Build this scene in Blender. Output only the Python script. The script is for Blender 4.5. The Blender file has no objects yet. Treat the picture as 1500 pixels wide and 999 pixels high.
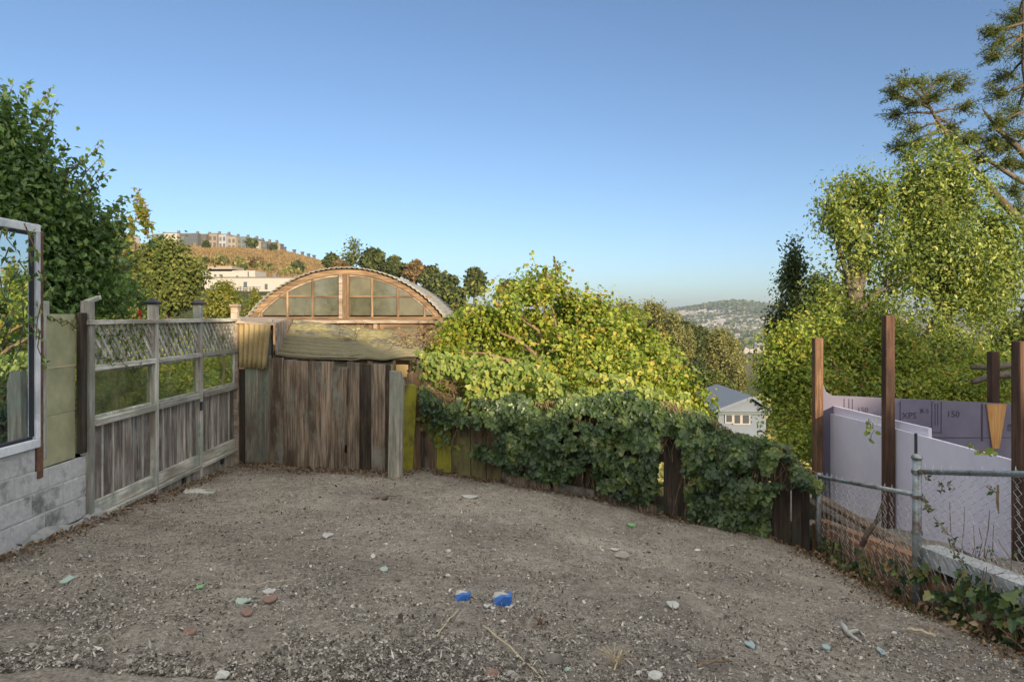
import bpy, math, random
import numpy as np
from mathutils import Vector, Matrix

# ------------------------------------------------------------------ camera, sky, sun, exposure
C = bpy.context.scene.collection
scene = bpy.context.scene
R = math.radians
EYE = 1.6
cam_d = bpy.data.cameras.new('camera'); cam = bpy.data.objects.new('camera', cam_d); C.objects.link(cam)
cam.location = (0, 0, EYE); cam.rotation_euler = (R(90), 0, 0)
cam_d.lens = 24; cam_d.sensor_width = 36; cam_d.shift_y = -0.025
cam_d.clip_start = 0.05; cam_d.clip_end = 60000
scene.camera = cam

SUN_EL, SUN_AZ = 12.0, 156.0          # elevation; azimuth clockwise from +Y (behind the camera, to the right)
world = bpy.data.worlds.new('World'); scene.world = world; world.use_nodes = True
wn = world.node_tree; wn.nodes.clear()
wo = wn.nodes.new('ShaderNodeOutputWorld'); wb = wn.nodes.new('ShaderNodeBackground'); sk = wn.nodes.new('ShaderNodeTexSky')
sk.sky_type = 'NISHITA'; sk.sun_disc = False; sk.sun_elevation = R(SUN_EL); sk.sun_rotation = R(SUN_AZ)
sk.air_density = 0.8; sk.dust_density = 3.6; sk.ozone_density = 2.0; sk.altitude = 1300
wb.inputs[1].default_value = 0.13
# bright broken clouds added out of view, overhead and behind, to fill the shade; the sky ahead is clear down to the horizon
def _w(t, **kw):
    n = wn.nodes.new(t)
    for k, v in kw.items(): setattr(n, k, v)
    return n
def _mr(src, a, b):
    n = _w('ShaderNodeMapRange', interpolation_type='SMOOTHSTEP'); n.inputs[1].default_value = a; n.inputs[2].default_value = b; wn.links.new(src, n.inputs[0]); return n.outputs[0]
_tc = _w('ShaderNodeTexCoord'); _sp = _w('ShaderNodeSeparateXYZ'); wn.links.new(_tc.outputs['Generated'], _sp.inputs[0])
_up = _mr(_sp.outputs['Z'], .50, .72); _bk = _mr(_sp.outputs['Y'], -.15, -.6); _ab = _mr(_sp.outputs['Z'], .02, .12)
_mb = _w('ShaderNodeMath', operation='MULTIPLY'); wn.links.new(_bk, _mb.inputs[0]); wn.links.new(_ab, _mb.inputs[1])
_mx = _w('ShaderNodeMath', operation='MAXIMUM'); wn.links.new(_up, _mx.inputs[0]); wn.links.new(_mb.outputs[0], _mx.inputs[1])
_nz = _w('ShaderNodeTexNoise'); _nz.inputs['Scale'].default_value = 5.5; _nz.inputs['Detail'].default_value = 9.0; _nz.inputs['Roughness'].default_value = .62; wn.links.new(_tc.outputs['Generated'], _nz.inputs['Vector'])
_cv = _mr(_nz.outputs[0], .36, .58)
_cm = _w('ShaderNodeMath', operation='MULTIPLY'); wn.links.new(_cv, _cm.inputs[0]); wn.links.new(_mx.outputs[0], _cm.inputs[1])
_cl = _w('ShaderNodeMix', data_type='RGBA'); wn.links.new(_cm.outputs[0], _cl.inputs[0]); wn.links.new(sk.outputs[0], _cl.inputs[6]); _cl.inputs[7].default_value = (10.6, 10.2, 9.6, 1)
wn.links.new(_cl.outputs[2], wb.inputs[0]); wn.links.new(wb.outputs[0], wo.inputs[0])
sd = bpy.data.lights.new('sun', 'SUN'); sun = bpy.data.objects.new('sun', sd); C.objects.link(sun)
sd.energy = 5.0; sd.angle = R(0.6); sd.color = (1.0, 0.80, 0.56)
_el, _az = R(SUN_EL), R(SUN_AZ)
SUNV = Vector((math.sin(_az) * math.cos(_el), math.cos(_az) * math.cos(_el), math.sin(_el)))
sun.rotation_euler = SUNV.to_track_quat('Z', 'Y').to_euler(); sun.location = (0, 0, 30)
scene.view_settings.view_transform = 'Standard'; scene.view_settings.look = 'None'
scene.view_settings.exposure = 0.63; scene.view_settings.gamma = 1.0
scene.view_settings.use_curve_mapping = False
scene.cycles.max_bounces = 6; scene.cycles.transparent_max_bounces = 12
scene.cycles.volume_bounces = 0

# ------------------------------------------------------------------ helpers
rng = np.random.default_rng(7)
random.seed(5)

def P(px, py, D):
    """photo pixel (1500 wide) at depth D metres -> world point"""
    return Vector(((px - 750) / 1000 * D, D, EYE - (py - 462) / 1000 * D))

def tag(o, label=None, cat=None, group=None, kind=None):
    if label: o['label'] = label
    if cat: o['category'] = cat
    if group: o['group'] = group
    if kind: o['kind'] = kind
    return o

def thing(name, loc, label, cat, group=None, rz=0):
    o = bpy.data.objects.new(name, None); C.objects.link(o)
    o.location = loc; o.rotation_euler = (0, 0, rz); o.empty_display_size = 0.1
    return tag(o, label, cat, group)

def origin_of(o):
    v = Vector(o.location)
    p = o.parent
    while p: v = v + Vector(p.location); p = p.parent
    return v

def raw_mesh(name, V, F, rnd=None, mat=None, parent=None, origin=None, smooth=False, sizes=None):
    """V (n,3) world coords; F either (m,k) array or flat loops with sizes"""
    V = np.asarray(V, dtype=np.float32)
    if sizes is None:
        F = np.asarray(F, dtype=np.int32); m, k = F.shape
        loops = F.ravel(); starts = np.arange(m, dtype=np.int32) * k
    else:
        loops = np.asarray(F, dtype=np.int32); sizes = np.asarray(sizes, dtype=np.int32); m = len(sizes)
        starts = np.concatenate([[0], np.cumsum(sizes)[:-1]]).astype(np.int32)
    me = bpy.data.meshes.new(name)
    if parent is not None: org = origin_of(parent)
    elif origin is not None: org = Vector(origin)
    else: org = Vector((float(V[:, 0].mean()), float(V[:, 1].mean()), float(V[:, 2].min())))
    V = V - np.array(org, dtype=np.float32)
    me.vertices.add(len(V)); me.vertices.foreach_set('co', V.ravel())
    me.loops.add(len(loops)); me.loops.foreach_set('vertex_index', loops)
    me.polygons.add(m); me.polygons.foreach_set('loop_start', starts)
    me.update(calc_edges=True)
    me.polygons.foreach_set('use_smooth', np.full(m, bool(smooth)))
    a = me.attributes.new('rnd', 'FLOAT', 'FACE')
    a.data.foreach_set('value', np.asarray(rnd if rnd is not None else np.full(m, .5), dtype=np.float32))
    if mat: me.materials.append(mat)
    o = bpy.data.objects.new(name, me); C.objects.link(o)
    if parent is not None:
        o.parent = parent
    else:
        o.location = org
    return o

class MB:
    def __init__(s): s.V = []; s.F = []; s.S = []; s.R = []; s.n = 0
    def add(s, verts, faces, r=None):
        r = random.random() if r is None else r
        for v in verts: s.V.append((v[0], v[1], v[2]))
        for f in faces:
            s.F.extend([i + s.n for i in f]); s.S.append(len(f)); s.R.append(r)
        s.n += len(verts); return s
    def box(s, a, b, bev=0.0, M=None, r=None):
        (x0, y0, z0), (x1, y1, z1) = a, b
        if x0 > x1: x0, x1 = x1, x0
        if y0 > y1: y0, y1 = y1, y0
        if z0 > z1: z0, z1 = z1, z0
        bev = min(bev, .3 * min(x1 - x0, y1 - y0, z1 - z0))
        if bev <= 0:
            v = [(x, y, z) for z in (z0, z1) for (x, y) in ((x0, y0), (x1, y0), (x1, y1), (x0, y1))]
            f = [(3, 2, 1, 0), (4, 5, 6, 7), (0, 1, 5, 4), (1, 2, 6, 5), (2, 3, 7, 6), (3, 0, 4, 7)]
        else:
            e = bev; v = []; f = []
            # chamfered box: 24 verts
            idx = {}
            for ix, X in enumerate((x0, x1)):
                for iy, Y in enumerate((y0, y1)):
                    for iz, Z in enumerate((z0, z1)):
                        sx, sy, sz = (1 if ix == 0 else -1), (1 if iy == 0 else -1), (1 if iz == 0 else -1)
                        idx[ix, iy, iz, 'x'] = len(v); v.append((X, Y + sy * e, Z + sz * e))
                        idx[ix, iy, iz, 'y'] = len(v); v.append((X + sx * e, Y, Z + sz * e))
                        idx[ix, iy, iz, 'z'] = len(v); v.append((X + sx * e, Y + sy * e, Z))
            for i in (0, 1):
                q = [idx[i, 0, 0, 'x'], idx[i, 1, 0, 'x'], idx[i, 1, 1, 'x'], idx[i, 0, 1, 'x']]; f.append(q if i else q[::-1])
                q = [idx[0, i, 0, 'y'], idx[1, i, 0, 'y'], idx[1, i, 1, 'y'], idx[0, i, 1, 'y']]; f.append(q[::-1] if i else q)
                q = [idx[0, 0, i, 'z'], idx[1, 0, i, 'z'], idx[1, 1, i, 'z'], idx[0, 1, i, 'z']]; f.append(q if i else q[::-1])
                for j in (0, 1):
                    f.append([idx[i, j, 0, 'x'], idx[i, j, 1, 'x'], idx[i, j, 1, 'y'], idx[i, j, 0, 'y']])
                    f.append([idx[i, 0, j, 'x'], idx[i, 1, j, 'x'], idx[i, 1, j, 'z'], idx[i, 0, j, 'z']])
                    f.append([idx[0, i, j, 'y'], idx[1, i, j, 'y'], idx[1, i, j, 'z'], idx[0, i, j, 'z']])
                    for k in (0, 1): f.append([idx[i, j, k, 'x'], idx[i, j, k, 'y'], idx[i, j, k, 'z']])
        if M is not None: v = [tuple(M @ Vector(p)) for p in v]
        return s.add(v, f, r)
    def beam(s, p, q, w, h, up=(0, 0, 1), bev=0.004, r=None):
        """rectangular bar from p to q, w across, h along `up`"""
        p = Vector(p); q = Vector(q); d = (q - p); L = d.length; d.normalize(); up = Vector(up)
        a = d.cross(up)
        if a.length < 1e-4: a = d.cross(Vector((0, 1, 0)))
        a.normalize(); b = a.cross(d).normalized()
        M = Matrix(((a.x, d.x, b.x, p.x), (a.y, d.y, b.y, p.y), (a.z, d.z, b.z, p.z), (0, 0, 0, 1)))
        return s.box((-w / 2, 0, -h / 2), (w / 2, L, h / 2), bev, M, r)
    def tube(s, pts, rad, seg=8, r=None, cap=True):
        pts = [Vector(p) for p in pts]; n = len(pts)
        if not hasattr(rad, '__len__'): rad = [rad] * n
        v = []; f = []; a = None
        for i, p in enumerate(pts):
            t = (pts[min(i + 1, n - 1)] - pts[max(i - 1, 0)])
            if t.length < 1e-7: t = Vector((0, 0, 1))
            t.normalize()
            if a is None:
                a = t.cross(Vector((0, 0, 1)))
                if a.length < .05: a = t.cross(Vector((1, 0, 0)))
            else: a = a - t * a.dot(t)
            a.normalize(); b = t.cross(a)
            for k in range(seg):
                th = 2 * math.pi * k / seg
                v.append(p + (a * math.cos(th) + b * math.sin(th)) * rad[i])
        for i in range(n - 1):
            for k in range(seg):
                k2 = (k + 1) % seg
                f.append((i * seg + k, i * seg + k2, (i + 1) * seg + k2, (i + 1) * seg + k))
        if cap:
            f.append(tuple(range(seg))[::-1]); f.append(tuple((n - 1) * seg + k for k in range(seg)))
        return s.add(v, f, r)
    def prism(s, poly, off, r=None):
        """poly: list of 3D points; off: vector"""
        n = len(poly); off = Vector(off); poly = [Vector(p) for p in poly]
        v = poly + [p + off for p in poly]
        f = [tuple(range(n))[::-1], tuple(range(n, 2 * n))]
        for i in range(n): j = (i + 1) % n; f.append((i, j, j + n, i + n))
        return s.add(v, f, r)
    def rock(s, c, sx, sy, sz, seed=0, r=None, rot=0, jag=.22):
        rr = random.Random(seed); v = []; f = []
        rings = [(-.8, .55), (-.35, .95), (.2, 1), (.7, .62)]; seg = 8
        v.append((0, 0, -1))
        for z, q in rings:
            for k in range(seg):
                th = 2 * math.pi * k / seg; m = q * (1 + rr.uniform(-jag, jag))
                v.append((math.cos(th) * m, math.sin(th) * m, z + rr.uniform(-.12, .12)))
        v.append((0, 0, 1)); n = len(v)
        for k in range(seg): f.append((0, 1 + (k + 1) % seg, 1 + k))
        for i in range(3):
            for k in range(seg):
                a = 1 + i * seg + k; b = 1 + i * seg + (k + 1) % seg; f.append((a, b, b + seg, a + seg))
        for k in range(seg): f.append((n - 1, 1 + 3 * seg + k, 1 + 3 * seg + (k + 1) % seg))
        co, si = math.cos(rot), math.sin(rot)
        v = [(c[0] + (x * sx * co - y * sy * si), c[1] + (x * sx * si + y * sy * co), c[2] + z * sz) for x, y, z in v]
        return s.add(v, f, r)
    def build(s, name, mat, parent=None, origin=None, smooth=False):
        return raw_mesh(name, np.array(s.V), s.F, s.R, mat, parent, origin, smooth, s.S)

# ---- value noise
def vnoise(x, y, seed=0, z=None):
    xi = np.floor(x).astype(np.int64); yi = np.floor(y).astype(np.int64)
    fx = x - xi; fy = y - yi; fx = fx * fx * (3 - 2 * fx); fy = fy * fy * (3 - 2 * fy)
    def h(a, b):
        n = (a * 374761393 + b * 668265263 + seed * 974711) & 0xffffffff
        n = ((n ^ (n >> 13)) * 1274126177) & 0xffffffff
        return ((n ^ (n >> 16)) & 0xffff) / 65535.0
    return (h(xi, yi) * (1 - fx) + h(xi + 1, yi) * fx) * (1 - fy) + (h(xi, yi + 1) * (1 - fx) + h(xi + 1, yi + 1) * fx) * fy
def fbm(x, y, oct=4, seed=0):
    r = 0; a = .5; f = 1
    for i in range(oct): r = r + a * (vnoise(x * f, y * f, seed + i) - .5); a *= .5; f *= 2.03
    return r

# ------------------------------------------------------------------ materials
MATS = {}
def newmat(name):
    m = bpy.data.materials.new(name); m.use_nodes = True; nt = m.node_tree
    b = nt.nodes['Principled BSDF']; return m, nt, b
def nn(nt, t, **kw):
    n = nt.nodes.new(t)
    for k, v in kw.items():
        if k.startswith('i_'):
            key = k[2:]; key = int(key) if key.isdigit() else key.replace('_', ' ')
            n.inputs[key].default_value = v
        else: setattr(n, k, v)
    return n
def ramp(nt, stops, interp='LINEAR'):
    n = nt.nodes.new('ShaderNodeValToRGB'); cr = n.color_ramp; cr.interpolation = interp
    while len(cr.elements) > 1: cr.elements.remove(cr.elements[-1])
    cr.elements[0].position = stops[0][0]; cr.elements[0].color = (*stops[0][1], 1)
    for p, c in stops[1:]:
        e = cr.elements.new(p); e.color = (*c, 1)
    return n
def coords(nt, scale=(1, 1, 1), rand=True):
    tc = nn(nt, 'ShaderNodeTexCoord'); mp = nn(nt, 'ShaderNodeMapping'); mp.inputs['Scale'].default_value = scale
    nt.links.new(tc.outputs['Object'], mp.inputs['Vector'])
    if rand:
        oi = nn(nt, 'ShaderNodeObjectInfo'); at = nn(nt, 'ShaderNodeAttribute', attribute_name='rnd')
        ad = nn(nt, 'ShaderNodeMath', operation='ADD'); nt.links.new(oi.outputs['Random'], ad.inputs[0]); nt.links.new(at.outputs['Fac'], ad.inputs[1])
        mu = nn(nt, 'ShaderNodeMath', operation='MULTIPLY', i_1=17.0); nt.links.new(ad.outputs[0], mu.inputs[0])
        nt.links.new(mu.outputs[0], mp.inputs['Location'])
    return mp
def mixc(nt, a, b, fac, mode='MIX'):
    m = nt.nodes.new('ShaderNodeMix'); m.data_type = 'RGBA'; m.blend_type = mode; m.clamp_factor = True
    for s, v in ((m.inputs[6], a), (m.inputs[7], b), (m.inputs[0], fac)):
        if hasattr(v, 'is_linked') or hasattr(v, 'links'): nt.links.new(v, s)
        elif isinstance(v, (int, float)): s.default_value = v
        else: s.default_value = (*v, 1)
    return m.outputs[2]
def bump(nt, b, src, strength=.5, dist=.01):
    n = nn(nt, 'ShaderNodeBump', i_Strength=strength, i_Distance=dist); nt.links.new(src, n.inputs['Height']); nt.links.new(n.outputs[0], b.inputs['Normal'])

def wood(name, c1, c2, c3=None, axis=2, stain=None, stain_amt=.5, rough=.85, grain=55, vary=.35):
    """weathered timber: grain stretched along axis, knots, optional stain patches"""
    m, nt, b = newmat(name); L = nt.links.new
    sc = [grain] * 3; sc[axis] = grain * .045
    mp = coords(nt, sc); n1 = nn(nt, 'ShaderNodeTexNoise', i_Scale=1.0, i_Detail=5.0, i_Roughness=.65); L(mp.outputs[0], n1.inputs['Vector'])
    sc2 = [7] * 3; sc2[axis] = 1.6
    mp2 = coords(nt, sc2); n2 = nn(nt, 'ShaderNodeTexNoise', i_Scale=1.0, i_Detail=6.0, i_Roughness=.6); L(mp2.outputs[0], n2.inputs['Vector'])
    r1 = ramp(nt, [(.40, c1), (.60, c2)]); L(n1.outputs[0], r1.inputs[0])
    r2 = ramp(nt, [(.42, (0, 0, 0)), (.62, (1, 1, 1))]); L(n2.outputs[0], r2.inputs[0])
    col = mixc(nt, r1.outputs[0], c3 or tuple(x * .5 for x in c1), r2.outputs[0])
    at = nn(nt, 'ShaderNodeAttribute', attribute_name='rnd'); oi = nn(nt, 'ShaderNodeObjectInfo')
    ad = nn(nt, 'ShaderNodeMath', operation='ADD'); L(at.outputs['Fac'], ad.inputs[0]); L(oi.outputs['Random'], ad.inputs[1])
    fr = nn(nt, 'ShaderNodeMath', operation='FRACT'); L(ad.outputs[0], fr.inputs[0])
    mr = nn(nt, 'ShaderNodeMapRange', i_3=1 - vary, i_4=1 + vary); L(fr.outputs[0], mr.inputs[0])
    sclr = nn(nt, 'ShaderNodeVectorMath', operation='SCALE'); L(col, sclr.inputs[0]); L(mr.outputs[0], sclr.inputs['Scale'])
    col = sclr.outputs[0]
    if stain:
        mp3 = coords(nt, (3.2, 3.2, 2.0)); n3 = nn(nt, 'ShaderNodeTexNoise', i_Scale=1.0, i_Detail=8.0, i_Roughness=.7); L(mp3.outputs[0], n3.inputs['Vector'])
        r3 = ramp(nt, [(.60 - stain_amt * .3, (0, 0, 0)), (.72 - stain_amt * .25, (1, 1, 1))]); L(n3.outputs[0], r3.inputs[0])
        fm = nn(nt, 'ShaderNodeMath', operation='MULTIPLY', i_1=.85); L(r3.outputs[0], fm.inputs[0])
        col = mixc(nt, col, stain, fm.outputs[0])
    L(col, b.inputs['Base Color']); b.inputs['Roughness'].default_value = rough
    b.inputs['Specular IOR Level'].default_value = .25
    bump(nt, b, n1.outputs[0], .6, .006)
    return m

def rough_mat(name, c1, c2, scale=8, detail=8, rough=.9, bs=.4, bd=.01, spec=.2, c3=None, metal=0, scale3=1.2):
    m, nt, b = newmat(name); L = nt.links.new
    mp = coords(nt); n1 = nn(nt, 'ShaderNodeTexNoise', i_Scale=scale, i_Detail=detail, i_Roughness=.65); L(mp.outputs[0], n1.inputs['Vector'])
    r1 = ramp(nt, [(.35, c1), (.65, c2)]); L(n1.outputs[0], r1.inputs[0]); col = r1.outputs[0]
    if c3:
        n3 = nn(nt, 'ShaderNodeTexNoise', i_Scale=scale3, i_Detail=6.0, i_Roughness=.7); L(mp.outputs[0], n3.inputs['Vector'])
        r3 = ramp(nt, [(.5, (0, 0, 0)), (.62, (1, 1, 1))]); L(n3.outputs[0], r3.inputs[0]); col = mixc(nt, col, c3, r3.outputs[0])
    L(col, b.inputs['Base Color']); b.inputs['Roughness'].default_value = rough; b.inputs['Metallic'].default_value = metal
    b.inputs['Specular IOR Level'].default_value = spec
    if bs: bump(nt, b, n1.outputs[0], bs, bd)
    return m

def leafmat(name, stops, trans=.35, rough=.5, spec=.35, tint=(1.15, 1.2, .6)):
    """stops: ramp over the per-leaf random value"""
    m, nt, b = newmat(name); L = nt.links.new
    at = nn(nt, 'ShaderNodeAttribute', attribute_name='rnd'); r1 = ramp(nt, stops); L(at.outputs['Fac'], r1.inputs[0])
    L(r1.outputs[0], b.inputs['Base Color']); b.inputs['Roughness'].default_value = rough; b.inputs['Specular IOR Level'].default_value = spec
    tr = nn(nt, 'ShaderNodeBsdfTranslucent'); tc = mixc(nt, r1.outputs[0], tint, 1.0, 'MULTIPLY'); L(tc, tr.inputs['Color'])
    mx = nn(nt, 'ShaderNodeMixShader', i_0=trans); L(b.outputs[0], mx.inputs[1]); L(tr.outputs[0], mx.inputs[2])
    L(mx.outputs[0], nt.nodes['Material Output'].inputs[0]); return m

def glass(name, tint, diff, gloss=.5, rough=.03, body=.5, dirt=.4):
    """old window glass: reflects, and lets part of what is behind show through a dirty film"""
    m, nt, b = newmat(name); L = nt.links.new; nt.nodes.remove(b)
    gl = nn(nt, 'ShaderNodeBsdfGlossy', i_Roughness=rough); gl.inputs['Color'].default_value = (*tint, 1)
    tp = nn(nt, 'ShaderNodeBsdfTransparent'); tp.inputs['Color'].default_value = (.75, .8, .7, 1)
    df = nn(nt, 'ShaderNodeBsdfDiffuse')
    tl = nn(nt, 'ShaderNodeBsdfTranslucent'); tl.inputs['Color'].default_value = (*diff, 1)
    mp = coords(nt); n1 = nn(nt, 'ShaderNodeTexNoise', i_Scale=5.0, i_Detail=8.0, i_Roughness=.7); L(mp.outputs[0], n1.inputs['Vector'])
    r1 = ramp(nt, [(.35, tuple(x * .7 for x in diff)), (.7, tuple(x * 1.3 for x in diff))]); L(n1.outputs[0], r1.inputs[0]); L(r1.outputs[0], df.inputs['Color'])
    m0 = nn(nt, 'ShaderNodeMixShader', i_0=.4); L(df.outputs[0], m0.inputs[1]); L(tl.outputs[0], m0.inputs[2])
    m1 = nn(nt, 'ShaderNodeMixShader'); r2 = nn(nt, 'ShaderNodeMapRange', i_1=.3, i_2=.7, i_3=max(0, body - dirt / 2), i_4=min(1, body + dirt / 2)); L(n1.outputs[0], r2.inputs[0]); L(r2.outputs[0], m1.inputs[0])
    L(tp.outputs[0], m1.inputs[1]); L(m0.outputs[0], m1.inputs[2])
    m2 = nn(nt, 'ShaderNodeMixShader', i_0=gloss); L(m1.outputs[0], m2.inputs[1]); L(gl.outputs[0], m2.inputs[2])
    L(m2.outputs[0], nt.nodes['Material Output'].inputs[0]); return m

def plain(name, c, rough=.7, metal=0, spec=.3):
    m, nt, b = newmat(name); b.inputs['Base Color'].default_value = (*c, 1); b.inputs['Roughness'].default_value = rough
    b.inputs['Metallic'].default_value = metal; b.inputs['Specular IOR Level'].default_value = spec; return m

M = dict(
    wood_grey=wood('wood_grey', (.36, .345, .295), (.64, .62, .54), (.26, .23, .185), stain=(.26, .30, .25), stain_amt=.35),
    wood_rail=wood('wood_rail', (.36, .345, .29), (.62, .60, .52), (.26, .23, .18), axis=1, stain=(.26, .30, .24), stain_amt=.3),
    wood_board=wood('wood_board', (.08, .063, .053), (.47, .425, .37), (.15, .12, .10), grain=60, vary=.3, stain=(.30, .29, .27), stain_amt=.2),
    wood_old=wood('wood_old', (.125, .092, .064), (.38, .295, .215), (.10, .073, .052), stain=(.24, .25, .21), stain_amt=.25, vary=.22),
    wood_lichen=wood('wood_lichen', (.18, .165, .13), (.40, .38, .31), (.13, .11, .085), stain=(.24, .275, .215), stain_amt=.45),
    wood_moss=wood('wood_moss', (.12, .10, .05), (.24, .20, .09), (.10, .07, .04), stain=(.34, .33, .03), stain_amt=.7),
    wood_mossy=wood('wood_mossy', (.11, .09, .05), (.22, .18, .10), (.09, .065, .04), stain=(.20, .20, .07), stain_amt=.45),
    wood_dark=wood('wood_dark', (.05, .037, .027), (.135, .10, .072), (.035, .027, .02), vary=.4, stain=(.06, .06, .045), stain_amt=.3),
    wood_warm=wood('wood_warm', (.15, .095, .055), (.33, .225, .13), (.12, .08, .05), axis=0, vary=.2),
    wood_warmv=wood('wood_warmv', (.16, .105, .06), (.35, .24, .145), (.13, .085, .05), axis=2, vary=.2),
    wood_pale=wood('wood_pale', (.25, .20, .155), (.45, .38, .30), (.19, .14, .10), axis=0, vary=.2),
    wood_post=wood('wood_post', (.055, .033, .024), (.13, .072, .045), (.04, .024, .018), vary=.15),  # dark brown, with the tall post's shade put into the colour
    wood_postlit=wood('wood_postlit', (.10, .055, .032), (.23, .135, .075), (.075, .045, .028), vary=.1),  # lighter copy of the post wood, sunlight put into its brown
    wood_ply=wood('wood_ply', (.36, .19, .07), (.50, .28, .11), (.28, .14, .05), vary=.1, stain=(.2, .11, .05), stain_amt=.1),
    block=rough_mat('block', (.44, .44, .42), (.58, .575, .555), 22, c3=(.20, .195, .185), bs=.5, bd=.006, scale3=3),
    mortar=rough_mat('mortar', (.42, .42, .38), (.58, .57, .52), 18, bs=.5, bd=.006),
    footing=rough_mat('footing', (.22, .23, .22), (.40, .40, .37), 9, bs=1, bd=.02, c3=(.16, .15, .13)),
    orange_block=rough_mat('orange_block', (.23, .125, .065), (.36, .20, .11), 9, bs=.6, bd=.01, c3=(.16, .12, .085), scale3=2.5),
    concrete=rough_mat('concrete', (.28, .29, .29), (.42, .43, .42), 14, bs=.6, bd=.01, c3=(.52, .53, .52), scale3=2.5),
    alu=rough_mat('alu', (.74, .76, .78), (.84, .86, .88), 10, rough=.45, bs=0, spec=.5, c3=(.52, .54, .56)),
    rust=rough_mat('rust', (.10, .05, .03), (.22, .12, .08), 14, bs=.5),
    galv=rough_mat('galv', (.22, .25, .25), (.36, .39, .39), 22, rough=.45, metal=.6, bs=.1, spec=.5, c3=(.16, .12, .09), scale3=4),
    wire=rough_mat('wire', (.28, .30, .30), (.44, .46, .46), 30, rough=.4, metal=.5, bs=0, spec=.5),
    cap_dark=plain('cap_dark', (.035, .036, .045), .5),
    red=plain('red', (.65, .04, .02), .5),
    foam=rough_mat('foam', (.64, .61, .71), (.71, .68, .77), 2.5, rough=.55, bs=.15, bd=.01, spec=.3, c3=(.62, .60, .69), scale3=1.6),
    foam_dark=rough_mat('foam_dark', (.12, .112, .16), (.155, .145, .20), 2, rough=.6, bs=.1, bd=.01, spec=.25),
    foam_edge=plain('foam_edge', (.62, .58, .66), .6),
    ink=plain('ink', (.05, .045, .075), .7),
    tan_pane=glass('tan_pane', (.9, .9, .85), (.19, .175, .10), gloss=.12, rough=.3, body=.9, dirt=.15),
    grey_pane=glass('grey_pane', (.9, .95, .95), (.17, .17, .11), gloss=.14, rough=.15, body=.85, dirt=.3),
    frosted=glass('frosted', (.9, .92, .85), (.62, .60, .38), gloss=.18, rough=.32, body=.93, dirt=.1),
    fence_glass=glass('fence_glass', (.95, 1, .85), (.24, .28, .13), gloss=.16, rough=.03, body=.22, dirt=.35),
    window_glass=glass('window_glass', (.86, .95, 1.0), (.16, .21, .22), gloss=.85, rough=.012, body=.85, dirt=.2),
    dark_glass=plain('dark_glass', (.06, .07, .08), .15, spec=.8),
    roof_sheet=rough_mat('roof_sheet', (.20, .195, .17), (.33, .32, .285), 9, bs=.3, c3=(.24, .22, .18), scale3=2.5),
    cor_panel=rough_mat('cor_panel', (.33, .25, .12), (.46, .36, .19), 6, rough=.6, bs=.1, c3=(.30, .26, .13), scale3=2.4),
    bark=rough_mat('bark', (.07, .05, .037), (.14, .105, .078), 18, bs=.9, bd=.03),
    bark_grey=rough_mat('bark_grey', (.08, .066, .052), (.17, .145, .115), 16, bs=.9, bd=.03),
    stem=rough_mat('stem', (.13, .09, .055), (.26, .18, .11), 20, bs=.5),
    straw=plain('straw', (.48, .40, .26), .8),
    blue=plain('blue', (.03, .13, .42), .35, spec=.5), white=rough_mat('white', (.34, .33, .29), (.54, .53, .48), 60, bs=.2),
    mint=plain('mint', (.34, .42, .35), .8), teal=plain('teal', (.28, .36, .36), .7),
    leafgreen=plain('leafgreen', (.18, .38, .14), .6), terracotta=rough_mat('terracotta', (.19, .12, .09), (.28, .18, .14), 20),
    stone=rough_mat('stone', (.24, .22, .19), (.38, .35, .30), 14, bs=.7), pale_stone=rough_mat('pale_stone', (.42, .41, .35), (.58, .57, .50), 16, bs=.5),
    dark_stone=rough_mat('dark_stone', (.12, .11, .095), (.21, .19, .165), 14, bs=.7),
    stucco=rough_mat('stucco', (.55, .52, .46), (.66, .63, .57), 4, bs=.1),
    shingle=rough_mat('shingle', (.10, .095, .09), (.18, .17, .16), 6, bs=.3),
)
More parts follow.
